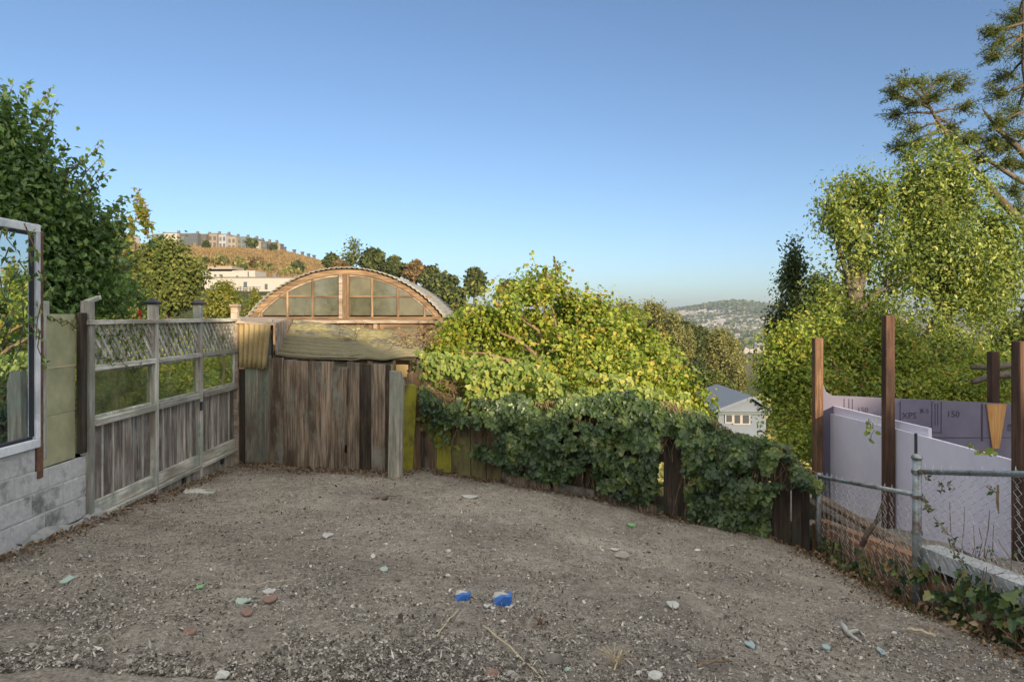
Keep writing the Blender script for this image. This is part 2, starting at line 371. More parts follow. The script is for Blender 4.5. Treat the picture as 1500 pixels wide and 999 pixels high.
# mossy awning: thick moss, pale lichen crust, bare fibre darkened to paint in the lower half's shade
def _awn():
    m, nt, b = newmat('awning'); L = nt.links.new
    mp = coords(nt, (1, 1, 1), rand=False)
    n1 = nn(nt, 'ShaderNodeTexNoise', i_Scale=14.0, i_Detail=9.0, i_Roughness=.7); L(mp.outputs[0], n1.inputs['Vector'])
    n2 = nn(nt, 'ShaderNodeTexNoise', i_Scale=2.4, i_Detail=8.0, i_Roughness=.65); L(mp.outputs[0], n2.inputs['Vector'])
    r0 = ramp(nt, [(.35, (.07, .07, .055)), (.65, (.21, .195, .145))]); L(n1.outputs[0], r0.inputs[0])
    r1 = ramp(nt, [(.35, (.15, .135, .06)), (.65, (.33, .29, .14))]); L(n1.outputs[0], r1.inputs[0])
    r2 = ramp(nt, [(.40, (0, 0, 0)), (.52, (1, 1, 1))]); L(n2.outputs[0], r2.inputs[0])
    c = mixc(nt, r0.outputs[0], r1.outputs[0], r2.outputs[0])
    n3 = nn(nt, 'ShaderNodeTexNoise', i_Scale=5.0, i_Detail=10.0, i_Roughness=.75); L(mp.outputs[0], n3.inputs['Vector'])
    r3 = ramp(nt, [(.60, (0, 0, 0)), (.64, (1, 1, 1))]); L(n3.outputs[0], r3.inputs[0])
    c = mixc(nt, c, (.62, .60, .52), r3.outputs[0])
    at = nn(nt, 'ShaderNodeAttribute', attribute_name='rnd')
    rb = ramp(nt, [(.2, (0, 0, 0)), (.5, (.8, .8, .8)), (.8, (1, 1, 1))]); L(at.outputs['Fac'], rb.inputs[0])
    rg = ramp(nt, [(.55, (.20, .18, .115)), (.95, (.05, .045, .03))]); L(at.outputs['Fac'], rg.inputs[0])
    c = mixc(nt, c, rg.outputs[0], rb.outputs[0])  # lower-half shade and groove dirt painted in by face value
    L(c, b.inputs['Base Color']); b.inputs['Roughness'].default_value = .95; b.inputs['Specular IOR Level'].default_value = .1
    bump(nt, b, n1.outputs[0], .9, .02); return m
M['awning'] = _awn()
def _soil():
    m, nt, b = newmat('soil'); L = nt.links.new
    mp = coords(nt, rand=False)
    def N(s, d=8.0, r=.7):
        n = nn(nt, 'ShaderNodeTexNoise', i_Scale=s, i_Detail=d, i_Roughness=r); L(mp.outputs[0], n.inputs['Vector']); return n.outputs[0]
    a = N(70.0, 6.0, .8); c = N(1.1, 6.0); f = N(17.0, 8.0, .75)
    r1 = ramp(nt, [(.30, (.075, .066, .056)), (.46, (.34, .315, .275)), (.68, (.60, .57, .51))]); L(a, r1.inputs[0])
    r2 = ramp(nt, [(.38, (.72, .69, .66)), (.64, (1.14, 1.10, 1.04))]); L(c, r2.inputs[0])
    r3 = ramp(nt, [(.34, (.66, .64, .62)), (.55, (1.05, 1.03, 1.0))]); L(f, r3.inputs[0])
    x = mixc(nt, r1.outputs[0], r2.outputs[0], 1.0, 'MULTIPLY'); x = mixc(nt, x, r3.outputs[0], 1.0, 'MULTIPLY')
    L(x, b.inputs['Base Color']); b.inputs['Roughness'].default_value = .95; b.inputs['Specular IOR Level'].default_value = .15
    ad = nn(nt, 'ShaderNodeMath', operation='ADD'); L(a, ad.inputs[0]); L(f, ad.inputs[1]); bump(nt, b, ad.outputs[0], 1.0, .018)
    return m
M['soil'] = _soil()
def _terrain():
    m, nt, b = newmat('hillside'); L = nt.links.new
    mp = coords(nt, rand=False)
    at = nn(nt, 'ShaderNodeAttribute', attribute_name='dry')
    n1 = nn(nt, 'ShaderNodeTexNoise', i_Scale=.12, i_Detail=10.0, i_Roughness=.7); L(mp.outputs[0], n1.inputs['Vector'])
    n2 = nn(nt, 'ShaderNodeTexNoise', i_Scale=.6, i_Detail=10.0, i_Roughness=.8); L(mp.outputs[0], n2.inputs['Vector'])
    g = ramp(nt, [(.35, (.035, .05, .018)), (.65, (.09, .10, .035))]); L(n2.outputs[0], g.inputs[0])
    d = ramp(nt, [(.32, (.11, .085, .035)), (.42, (.22, .14, .06)), (.62, (.30, .20, .095)), (.75, (.34, .26, .13))]); L(n2.outputs[0], d.inputs[0])
    r = ramp(nt, [(.38, (1, 1, 1)), (.47, (0, 0, 0))]); L(n1.outputs[0], r.inputs[0])
    dd = mixc(nt, d.outputs[0], (.13, .13, .05), r.outputs[0])
    c = mixc(nt, g.outputs[0], dd, at.outputs['Fac'])
    L(c, b.inputs['Base Color']); b.inputs['Roughness'].default_value = .95; b.inputs['Specular IOR Level'].default_value = .1
    bump(nt, b, n2.outputs[0], 1.0, 1.2); return m
M['terrain'] = _terrain()
L_IVY_SHADE = leafmat('ivy_leaf_shaded', [(0, (.016, .036, .016)), (.45, (.052, .092, .028)), (.78, (.12, .18, .048)), (.90, (.21, .26, .07)), (.96, (.30, .24, .09)), (1, (.24, .14, .07))], .25, .38, .5)  # darker copy of the leaf, for the shaded ivy
L_IVY_SUN = leafmat('ivy_leaf_sunlit', [(0, (.10, .16, .03)), (.5, (.20, .27, .05)), (.85, (.32, .36, .08)), (1, (.42, .36, .10))], .35, .45, .4)  # lighter copy of the leaf, sunlight put into its colour
L_BUSH = leafmat('bush_leaf', [(0, (.045, .085, .018)), (.25, (.14, .21, .03)), (.5, (.25, .33, .05)), (.75, (.40, .42, .06)), (.87, (.50, .39, .08)), (.93, (.38, .21, .07)), (1, (.17, .10, .05))], .42, .45, .4)
L_BAY = leafmat('bay_leaf', [(0, (.04, .075, .02)), (.35, (.14, .20, .045)), (.65, (.24, .30, .06)), (.85, (.38, .41, .09)), (1, (.56, .53, .14))], .4, .4, .45)
L_BAYD = leafmat('dark_bay_leaf', [(0, (.02, .04, .014)), (.5, (.06, .095, .028)), (.85, (.13, .17, .045)), (1, (.24, .26, .07))], .3, .4, .4)
L_VINE = leafmat('vine_leaf', [(0, (.045, .095, .030)), (.45, (.12, .21, .055)), (.8, (.22, .34, .08)), (1, (.36, .45, .12))], .35, .35, .5)
L_YOUNG = leafmat('young_leaf', [(0, (.07, .10, .02)), (.5, (.17, .20, .03)), (.85, (.28, .24, .05)), (1, (.24, .11, .05))], .4, .45, .4)
L_CYP = leafmat('cypress_spray', [(0, (.035, .065, .028)), (.5, (.10, .145, .045)), (.88, (.19, .21, .06)), (1, (.30, .20, .08))], .35, .7, .15)
L_PINE = leafmat('pine_spray', [(0, (.03, .05, .015)), (.5, (.10, .13, .03)), (1, (.22, .21, .06))], .2, .7, .15)
L_EUC = leafmat('eucalyptus_clump', [(0, (.06, .072, .026)), (.5, (.16, .165, .058)), (1, (.30, .27, .10))], .15, .8, .1)
L_DARK = leafmat('dark_clump', [(0, (.025, .040, .017)), (.5, (.065, .085, .032)), (1, (.14, .155, .05))], .15, .8, .1)
L_BROWN = leafmat('brown_clump', [(0, (.06, .045, .025)), (.5, (.14, .10, .05)), (1, (.22, .16, .08))], .15, .8, .1)
L_DRY = leafmat('dead_leaf', [(0, (.06, .04, .025)), (.5, (.20, .13, .08)), (1, (.38, .28, .17))], .2, .8, .15)
L_CHIP = leafmat('soil_chip', [(0, (.04, .034, .028)), (.3, (.12, .103, .085)), (.6, (.31, .28, .235)), (.9, (.46, .42, .355)), (1, (.66, .63, .56))], .05, .9, .15)

# ------------------------------------------------------------------ leaves
SH = {
 'oval': (np.array([(0, 0, 0), (.27, .42, .07), (0, 1, -.06), (-.27, .42, .07)]), [(0, 1, 2), (0, 2, 3)]),
 'round': (np.array([(0, 0, 0), (.38, .22, .06), (.36, .62, .05), (0, 1, -.05), (-.36, .62, .05), (-.38, .22, .06)]), [(0, 1, 2), (0, 2, 3), (0, 3, 4), (0, 4, 5)]),
 'ivy': (np.array([(0, .38, -.05), (0, .06, 0), (.24, -.12, .02), (.54, .20, .05), (.30, .40, .02), (.34, .62, .03), (0, 1.0, -.03), (-.34, .62, .03), (-.30, .40, .02), (-.54, .20, .05), (-.24, -.12, .02)]),
         [(0, 1, 2), (0, 2, 3), (0, 3, 4), (0, 4, 5), (0, 5, 6), (0, 6, 7), (0, 7, 8), (0, 8, 9), (0, 9, 10), (0, 10, 1)]),
 'needle': (np.array([(0, 0, 0), (.11, .3, .02), (0, 1, 0), (-.11, .3, .02)]), [(0, 1, 2), (0, 2, 3)]),
 'clump': (np.array([(-.5, 0, 0), (.45, .1, .15), (.6, .7, -.1), (0, 1.0, .12), (-.55, .6, 0)]), [(0, 1, 2), (0, 2, 3), (0, 3, 4)]),
}
def unit(a): return a / np.maximum(np.linalg.norm(a, axis=1, keepdims=True), 1e-9)
def leaves(name, c, n, size, shape, mat, parent=None, rnd=None, tdir=None, trand=1.0, kind=None, origin=None, g=None):
    g = g or rng
    N = len(c); base, tris = SH[shape]; k = len(base)
    n = unit(n); t = g.normal(size=(N, 3)) * trand
    if tdir is not None: t = t + tdir
    t = t - n * (t * n).sum(1, keepdims=True); t = unit(t); b = np.cross(t, n)
    size = np.broadcast_to(np.asarray(size, dtype=float), (N,))
    loc = base[None] * (1 + g.uniform(-.18, .18, size=(N, 1, 3)))
    V = c[:, None] + size[:, None, None] * (loc[..., 0:1] * b[:, None] + loc[..., 1:2] * t[:, None] + loc[..., 2:3] * n[:, None])
    F = (np.array(tris)[None] + (np.arange(N) * k)[:, None, None]).reshape(-1, 3)
    rnd = g.random(N) if rnd is None else rnd
    return raw_mesh(name, V.reshape(-1, 3), F, np.repeat(rnd, len(tris)), mat, parent, origin)

def crown_points(blobs, n, per=14, spread=.1, shell=2.2, g=None, lump=.35, gap=0., gf=1., tallz=1.):
    """leaf positions grouped in clumps, filling ellipsoids towards their outside"""
    g = g or rng
    B = np.array(blobs, dtype=float); w = (B[:, 3] * B[:, 4] * B[:, 5]) ** (2 / 3); w /= w.sum()
    nc = max(1, n // per); bi = g.choice(len(B), nc, p=w)
    d = unit(g.normal(size=(nc, 3)))
    rad = g.random(nc) ** (1 / shell)
    ph = B[bi, :3].sum(1) * 3
    nz = 1 + lump * (np.sin(d[:, 0] * 5 + ph) * np.sin(d[:, 2] * 6 + ph * 1.3) * .6 + np.sin(d[:, 1] * 9 + d[:, 2] * 8 + ph) * .4) + g.normal(size=nc) * .07
    cc = B[bi, :3] + d * B[bi, 3:6] * (rad * nz)[:, None]
    if gap:
        k = (vnoise(cc[:, 0] * gf + cc[:, 1] * .6 * gf, cc[:, 2] * gf * .8, 5) + vnoise(cc[:, 1] * gf - cc[:, 0] * .5 * gf, cc[:, 2] * gf * 1.3, 6)) / 2 > gap
        cc, d = cc[k], d[k]; nc = len(cc)
    li = np.repeat(np.arange(nc), per)
    off = g.normal(size=(nc * per, 3)) * spread * np.array([1 / tallz ** .5, 1 / tallz ** .5, tallz])
    c = cc[li] + off
    nrm = d[li] * .7 + g.normal(size=(nc * per, 3)) * .55 + np.array([0, 0, .35])
    return c, nrm, cc, g.random(nc)[li]

def pb(px, py, D, r, ry=None, rz=None):
    p = P(px, py, D); return (p.x, p.y, p.z, r, ry or r, rz or r)

def limbs(mb, root, tips, r0, seed=0, seg=7, wob=.06, split=.35):
    """trunk to tips with common stem; tips list of Vector"""
    rr = random.Random(seed)
    for tpt in tips:
        tpt = Vector(tpt); L = (tpt - root).length; pts = []; rads = []
        for i in range(7):
            u = i / 6; p = root.lerp(tpt, u)
            bow = math.sin(u * math.pi) * L * .08
            p = p + Vector((rr.uniform(-1, 1), rr.uniform(-1, 1), 0)) * L * wob * (u if u < 1 else .3) + Vector((0, 0, bow))
            pts.append(p); rads.append(r0 * (1 - u) ** .7 * .8 + r0 * .12)
        mb.tube(pts, rads, seg)

def tree(name, base, blobs, n, size, shape, leaf, bark, label, cat='tree', group=None, r0=.15, per=14, spread=.12, seed=1,
         trunk_top=None, shell=2.2, twigs=25, tdir=None, lump=.35, szvar=.35, gap=0., gf=1., tallz=1., cw=.6):
    g = np.random.default_rng(seed); base = Vector(base)
    t = thing(name, base, label, cat, group)
    c, nr, cc, cr = crown_points(blobs, n, per, spread, shell, g, lump, gap, gf, tallz)
    mb = MB(); B = np.array(blobs)
    top = Vector(trunk_top) if trunk_top is not None else Vector((float(B[:, 0].mean()), float(B[:, 1].mean()), float((B[:, 2] - B[:, 5] * .2).min() + .25 * (B[:, 2].max() - B[:, 2].min()))))
    pts = []; rr = random.Random(seed)
    for i in range(8):
        u = i / 7; p = base.lerp(top, u); h = (top - base).length
        pts.append(p + Vector((rr.uniform(-1, 1), rr.uniform(-1, 1), 0)) * h * .015 * (1 if 0 < i < 7 else 0))
    pts[0] = base - Vector((0, 0, .1 + r0))
    mb.tube(pts, [r0 * (1.25 - .55 * i / 7) for i in range(8)], 10)
    limbs(mb, top, [Vector(b[:3]) for b in blobs], r0 * .6, seed)
    if twigs:
        for i in g.choice(len(cc), min(twigs, len(cc)), replace=False):
            j = int(np.argmin(((B[:, :3] - cc[i]) ** 2).sum(1))); a = Vector(B[j, :3]); b = Vector(cc[i])
            mb.tube([a, a.lerp(b, .5) + Vector((0, 0, -.04 * (b - a).length)), b], [r0 * .16, r0 * .11, r0 * .05], 5)
    mb.build('trunk', bark, t, smooth=True)
    rnd = np.clip(cw * cr + (1 - cw) * g.random(len(c)), 0, 1)
    sz = size * (1 + g.uniform(-szvar, szvar, len(c)))
    leaves('crown', c, nr, sz, shape, leaf, t, rnd, tdir=tdir, g=g)
    return t
# ================================================================== GROUND
_cp = np.array([(-3.25, 4.33, 1.42), (-3.25, 5.27, 1.62), (-3.25, 6.19, 1.68), (-3.25, 7.08, 1.72), (-3.25, 8.02, 1.74), (-1.25, 7.3, 1.75), (-.87, 7.9, 1.78),
                (1.44, 6.87, 1.91), (2.74, 6.3, 2.18), (2.77, 4.7, 2.0), (2.77, 3.69, 1.76), (0, 2.6, 1.38), (-2, 2.6, 1.27), (2, 2.6, 1.48), (0, 4.5, 1.60), (0, 6, 1.72)])
def _bas(x, y): return np.stack([np.ones_like(x), x, y, x * x, x * y, y * y], -1)
_co = np.linalg.lstsq(_bas(_cp[:, 0], _cp[:, 1]), _cp[:, 2], rcond=None)[0]
MOUNDS = []
def yard(x, y, fine=False):
    x = np.asarray(x, float); y = np.asarray(y, float)
    d = _bas(np.clip(x, -3.4, 3.0), np.clip(y, 2.2, 8.2)) @ _co
    z = EYE - d + .10 * fbm(x * 1.3, y * 1.3, 3, 3)
    if fine: z = z + .045 * fbm(x * 6, y * 6, 4, 11) + .016 * fbm(x * 30, y * 30, 3, 21) 
    z = z - .10 * np.exp(-((x - 3.0) / .38) ** 2) * np.clip((y - 3.2), 0, 1)
    for (mx, my, s, a) in MOUNDS: z = z + a * np.exp(-((x - mx) ** 2 + (y - my) ** 2) / s ** 2)
    return z
def gz(x, y): return float(yard(np.array([x]), np.array([y]), True)[0])
def G(px, py):
    """point of the yard seen at a photo pixel"""
    D = 5.0
    for _ in range(40):
        p = P(px, py, D); h = EYE - gz(p.x, p.y); D = .5 * D + .5 * h * 1000 / (py - 462)
    p = P(px, py, D); return Vector((p.x, p.y, gz(p.x, p.y)))
FL = [(-3.6, 8.12), (-3.25, 8.1), (-1.22, 7.42), (-1.0, 7.95), (1.44, 6.90), (2.78, 6.3), (3.2, 6.2)]   # back fence line in plan
def fenceY(x): return np.interp(x, [p[0] for p in FL], [p[1] for p in FL])

_m = [(G(px, py), s, a) for (px, py, s, a) in ((205, 940, .16, .06), (150, 945, .08, -.03), (730, 925, .10, -.03), (215, 790, .12, -.02), (790, 910, .09, .025), (500, 968, .15, .03), (1290, 905, .2, .04), (330, 760, .1, -.02), (430, 840, .10, .02), (900, 900, .14, -.025), (620, 770, .15, .02), (1060, 860, .1, -.02), (560, 900, .12, -.025), (360, 960, .12, .03), (1000, 960, .12, .03))]
MOUNDS.extend((q.x, q.y, s, a) for q, s, a in _m)
xs = np.arange(-3.5, 3.02, .024); ys = np.concatenate([np.arange(-6, 1.6, .2), np.arange(1.6, 9.2, .026)])
X, Y = np.meshgrid(xs, ys); Z = yard(X, Y, True)
edge = np.maximum(0, Y - fenceY(X) - .18); Z = Z - edge * .9
edge2 = np.maximum(0, X - 2.9); Z = Z - edge2 * 3; edge3 = np.maximum(0, -3.36 - X); Z = Z - edge3 * 2
nx, ny = len(xs), len(ys); I = np.arange(nx * ny).reshape(ny, nx)
F = np.stack([I[:-1, :-1], I[:-1, 1:], I[1:, 1:], I[1:, :-1]], -1).reshape(-1, 4)
o = raw_mesh('yard_ground', np.stack([X, Y, Z], -1).reshape(-1, 3), F, None, M['soil'], None, (0, 0, 0), True); tag(o, kind='structure')

_HX = np.array([-400, -200, -125, -100, -84, -70, -58, -45, -20, 0, 36, 60, 90, 120, 200, 400.]); _HZ = np.array([30, 30, 27, 25.5, 21.5, 16, 11, 8, 5, 2, -2, -8, -25, -42, -50, -50.])
def terr(X, Y):
    """height above the eye"""
    R_ = np.hypot(X, Y)
    near = np.where(R_ < 9, -2.7, -2.7 - (np.minimum(R_, 60) - 9) * .235)
    prof = np.interp(X * 300 / np.maximum(Y, 150), _HX, _HZ)
    s = np.clip((Y - 60) / 225, 0, 1); s = s * s * (3 - 2 * s)
    h = near * (1 - s) + prof * s
    s2 = np.clip((Y - 320) / 300, 0, 1); s2 = s2 * s2 * (3 - 2 * s2)
    far = np.interp(Y, [600, 1000, 1400, 1900, 2300, 2700, 3000, 3600, 4500, 60000], [-50, -52, -55, -40, -18, 0, 2, -25, -70, -70])
    far = far + 42 * np.exp(-((X - 930) / 170) ** 2 - ((Y - 2850) / 300) ** 2) + 12 * np.exp(-((X - 700) / 260) ** 2 - ((Y - 2700) / 300) ** 2)
    h = h * (1 - s2) + far * s2
    b = np.clip((3 - Y) / 4, 0, 1); h = h * (1 - b) + (-1.62) * b
    b2 = np.clip((-40 - Y) / 200, 0, 1); h = h - b2 * 20
    hill = np.clip((Y - 80) / 60, 0, 1) * np.clip((3500 - Y) / 500, 0, 1)
    return h + hill * 1.6 * fbm(X / 14, Y / 14, 4, 5) + np.clip((R_ - 9) / 10, 0, 1) * .6 * fbm(X / 4, Y / 4, 3, 9)
def tz(x, y): return EYE + float(terr(np.array([float(x)]), np.array([float(y)]))[0])
th = np.radians(np.concatenate([np.arange(45, 135, .25), np.arange(135, 405, 3)])); rr_ = np.concatenate([[0.01], np.geomspace(2, 400, 190), np.geomspace(410, 30000, 110)])
TH, RR = np.meshgrid(th, rr_); X = RR * np.cos(TH); Y = RR * np.sin(TH); H = terr(X, Y)
nr, nt_ = X.shape; I = np.arange(nr * nt_).reshape(nr, nt_); J = np.roll(I, -1, axis=1)
F = np.stack([I[:-1], J[:-1], J[1:], I[1:]], -1).reshape(-1, 4)[:, ::-1]
o = raw_mesh('terrain', np.stack([X, Y, EYE + H], -1).reshape(-1, 3), F, None, M['terrain'], None, (0, 0, 0), True); tag(o, kind='structure')
px_ = 750 + 1000 * X / np.maximum(Y, 1)
dry = ((Y > 150) & (Y < 420) & (X < -20)).astype(float) * np.clip((H - 6) / 8, 0, 1) + .35 * ((Y > 500)).astype(float)
a = o.data.attributes.new('dry', 'FLOAT', 'POINT'); a.data.foreach_set('value', dry.ravel().astype(np.float32))

# neighbour's soil strip behind the low wall on the right
xs = np.arange(2.93, 8.0, .08); ys = np.arange(1.0, 8.6, .08); X, Y = np.meshgrid(xs, ys)
Z = EYE - np.interp(Y, [1, 3.8, 4.8, 5.2, 6.0, 8.6], [1.35, 1.62, 1.76, 1.90, 2.02, 2.25]) + .12 * fbm(X * 2.5, Y * 2.5, 4, 31) + .05 * np.clip((X - 2.95) / .5, 0, 1)
nx, ny = len(xs), len(ys); I = np.arange(nx * ny).reshape(ny, nx); F = np.stack([I[:-1, :-1], I[:-1, 1:], I[1:, 1:], I[1:, :-1]], -1).reshape(-1, 4)
o = raw_mesh('side_ground', np.stack([X, Y, Z], -1).reshape(-1, 3), F, None, M['soil'], None, (0, 0, 0), True); tag(o, kind='structure')

# ================================================================== UNSEEN HOUSES BEHIND THE VIEWER (added, rooflines shaped to throw the yard's shade)
def caster_house(name, label, x0, x1, y0, y1, prof, cat='house'):
    """prof: list of (x, height above eye) along the front; body extruded from y0 back to y1"""
    g0 = EYE - 1.65; t = thing(name, (.5 * (x0 + x1), y0, g0), label, cat)
    poly = [(x0, y0, g0 - .4)] + [(x, y0, EYE + z) for x, z in prof] + [(x1, y0, g0 - .4)]
    MB().prism(poly, (0, y1 - y0, 0)).build('wall', M['stucco'], t)
    mb = MB()
    for (xa, za), (xb, zb) in zip(prof[:-1], prof[1:]):
        if abs(xb - xa) < .05: continue
        mb.prism([(xa, y0 + .25, EYE + za + .004), (xb, y0 + .25, EYE + zb + .004), (xb, y0 + .25, EYE + zb + .06), (xa, y0 + .25, EYE + za + .06)], (0, y1 - y0 - .5, 0))
    mb.build('roof', M['shingle'], t)
    n = int((x1 - x0) // 2.6)
    for i in range(n):
        cx = x0 + (i + .5) * (x1 - x0) / n; zt = EYE + float(np.interp(cx, [p[0] for p in prof], [p[1] for p in prof]))
        for zc in ([g0 + 1.5] if zt - g0 < 4.6 else [g0 + 1.5, g0 + 4.0]):
            f = MB().box((cx - .55, y0 - .002, zc - .55), (cx + .55, y0 + .06, zc + .55), .01).build('window', M['alu'], t)
            MB().box((cx - .48, y0 + .05, zc - .48), (cx + .48, y0 + .075, zc + .48)).build('pane', M['dark_glass'], f)
caster_house('house', 'unseen pale stucco house behind the yard, steep gabled roofline shaped to cast its shade', -3, 13.3, -16, -26, [(-3, 5.2), (3.0, 8.9), (7.35, 5.1), (8.0, 5.55), (9.0, 5.5), (9.35, 4.9), (10.0, 4.25), (13.3, 4.05)])
caster_house('house', 'unseen lower stucco house next to the steep gabled one, added to shade the yard', 13.32, 22, -16, -25, [(13.32, 4.25), (14.3, 4.12), (15.0, 4.27), (15.5, 4.5), (16.2, 4.95), (19, 6.8), (22, 5.2)])

# ================================================================== LEFT SIDE: block wall, window, panels, fence
XL = -3.25
def zd(d): return EYE - d
t = thing('block_wall', (XL, 4.6, zd(1.6)), 'low grey concrete block wall under the big aluminium window on rough footing', 'wall')
mb = MB(); mt = MB()
rows = [(.905, 1.055, 2.6, 4.66), (1.06, 1.205, 2.6, 5.27), (1.21, 1.365, 2.6, 5.27), (1.37, 1.53, 2.6, 5.24)]
for k, (a, b, ya, yb) in enumerate(rows):
    y = yb; L = .325; first = True
    while y > ya:
        l = L if not (first and k % 2) else L * .5
        l = min(l, y - ya); first = False
        e = random.uniform(-.002, .002)
        mb.box((XL - .14, y - l + .004, zd(b)), (XL + .0 + e, y - .004, zd(a + .006)), .004); y -= l
mb.build('block', M['block'], t)
mt.box((XL - .13, 2.6, zd(1.53)), (XL - .004, 4.655, zd(.91))); mt.box((XL - .131, 4.656, zd(1.53)), (XL - .0045, 5.262, zd(1.066)))
mt.build('mortar', M['mortar'], t)
xs = np.arange(2.5, 5.34, .03); zs = np.linspace(0, 1, 9); V = []; 
for y in xs:
    for q in zs:
        top = 1.50 + .03 * math.sin(y * 9); zz = zd(top + (1.80 - top) * q) - (.03 if q > .9 else 0)
        V.append((XL + .01 + .03 * (q > .02) + .14 * q * (.5 + .9 * float(vnoise(np.array([y * 4.]), np.array([q * 2.]), 4)[0])) * (1 if y > 4.4 else .5), y, zz + .02 * float(fbm(np.array([y * 12.]), np.array([q * 9.]), 3, 8)[0])))
V = np.array(V); n1, n2 = len(xs), len(zs); V[:, 0] += .05 * fbm(V[:, 1] * 11, V[:, 2] * 11, 4, 2) 
I = np.arange(n1 * n2).reshape(n1, n2); F = np.stack([I[:-1, :-1], I[:-1, 1:], I[1:, 1:], I[1:, :-1]], -1).reshape(-1, 4)
raw_mesh('footing', V, F, None, M['footing'], t, None, True)
o = MB().box((XL - .10, 5.26, zd(1.85)), (XL + .05, 5.34, zd(1.505)), .02).build('end_block', M['footing'], t)

# big aluminium window leaning on the wall
t = thing('window', (XL, 4.0, zd(.90)), 'large silver aluminium framed window standing on the block wall at the left edge, mirroring trees', 'window')
wy0, wy1, wt, wb_ = 2.9, 4.66, -.615, .897
mb = MB()
for (ya, yb, da, db) in ((wy0, wy1, wt, wt + .055), (wy0, wy1, wb_ - .06, wb_), (wy0, wy0 + .055, wt + .055, wb_ - .06), (wy1 - .04, wy1, wt + .055, wb_ - .06)):
    mb.box((XL - .03, ya, zd(db)), (XL + .035, yb, zd(da)), .004)
mb.build('frame', M['alu'], t)
mb = MB()
for (ya, yb, da, db) in ((wy0 + .055, wy1 - .055, wt + .055, wt + .075), (wy0 + .055, wy1 - .055, wb_ - .08, wb_ - .06), (wy1 - .055, wy1 - .04, wt + .075, wb_ - .08)):
    mb.box((XL - .02, ya, zd(db)), (XL + .018, yb, zd(da)), .002)
mb.build('glazing_bead', M['cap_dark'], t)
MB().box((XL - .004, wy0 + .05, zd(wb_ - .055)), (XL + .003, wy1 - .038, zd(wt + .05))).build('glass', M['window_glass'], t)

tag(MB().box((XL - .05, 4.665, zd(1.12)), (XL + .01, 4.725, zd(-.58)), .006).build('steel_post', M['rust'], None, (XL, 4.7, zd(1.12))), 'thin rusty upright post between the aluminium window and the frosted panel', 'post')

t = thing('frosted_panel', (XL, 4.9, zd(1.06)), 'tall frosted olive glass panel in three stacked sheets above the block wall', 'panel')
for a, b in ((-.01, .37), (.375, .71), (.715, 1.065)):
    MB().box((XL - .035, 4.735, zd(b)), (XL - .027, 5.12, zd(a))).build('sheet', M['frosted'], t)
MB().beam((XL - .01, 4.75, zd(-.09)), (XL - .01, 4.75, zd(1.0)), .03, .03).build('batten', M['wood_grey'], t)
MB().box((XL - .05, 4.73, zd(.005)), (XL + .0, 4.80, zd(-.10)), .004).build('post_stub', M['wood_grey'], t)
MB().box((XL - .03, 4.74, zd(.378)), (XL - .02, 5.12, zd(.368))).build('strip', M['straw'], t)

# lattice fence
t = thing('lattice_fence', (XL, 5.27, zd(1.65)), 'weathered grey wooden fence with lattice tops, glass panes and vertical boards along the left', 'fence')
posts = [5.235, 6.19, 7.08, 8.02]
for i, y in enumerate(posts):
    top = [-.11, -.10, -.11, -.10][i]; w = .062
    p = MB().box((XL - .045, y - w / 2, zd(1.80)), (XL + .035, y + w / 2, zd(top)), .005).build('post', M['wood_grey'] if i < 3 else M['wood_pale'], t)
    if i in (1, 2):
        mb = MB(); mb.box((XL - .065, y - .05, zd(top)), (XL + .055, y + .05, zd(top - .022)), .004); a = .044
        mb.add([(XL - .055, y - a, zd(top - .022)), (XL + .045, y - a, zd(top - .022)), (XL + .045, y + a, zd(top - .022)), (XL - .055, y + a, zd(top - .022)), (XL - .005, y, zd(top - .055))], [(0, 1, 4), (1, 2, 4), (2, 3, 4), (3, 0, 4)])
        mb.build('post_cap', M['cap_dark'], p)
    elif i == 3:
        MB().box((XL - .06, y - .045, zd(top)), (XL + .05, y + .045, zd(top - .03)), .006).build('post_cap', M['wood_pale'], p)
    else:
        MB().beam((XL + .0, y - .03, zd(top + .01)), (XL + .03, y + .09, zd(top - .03)), .05, .03).build('post_cap', M['wood_grey'], p)
MB().box((XL - .02, 5.12, zd(1.04)), (XL + .02, 5.195, zd(-.02)), .005).build('side_board', M['wood_dark'], t)
MB().box((XL - .035, posts[0] - .05, zd(.072)), (XL + .05, posts[3] + .03, zd(.035)), .004).build('top_rail', M['wood_rail'], t)
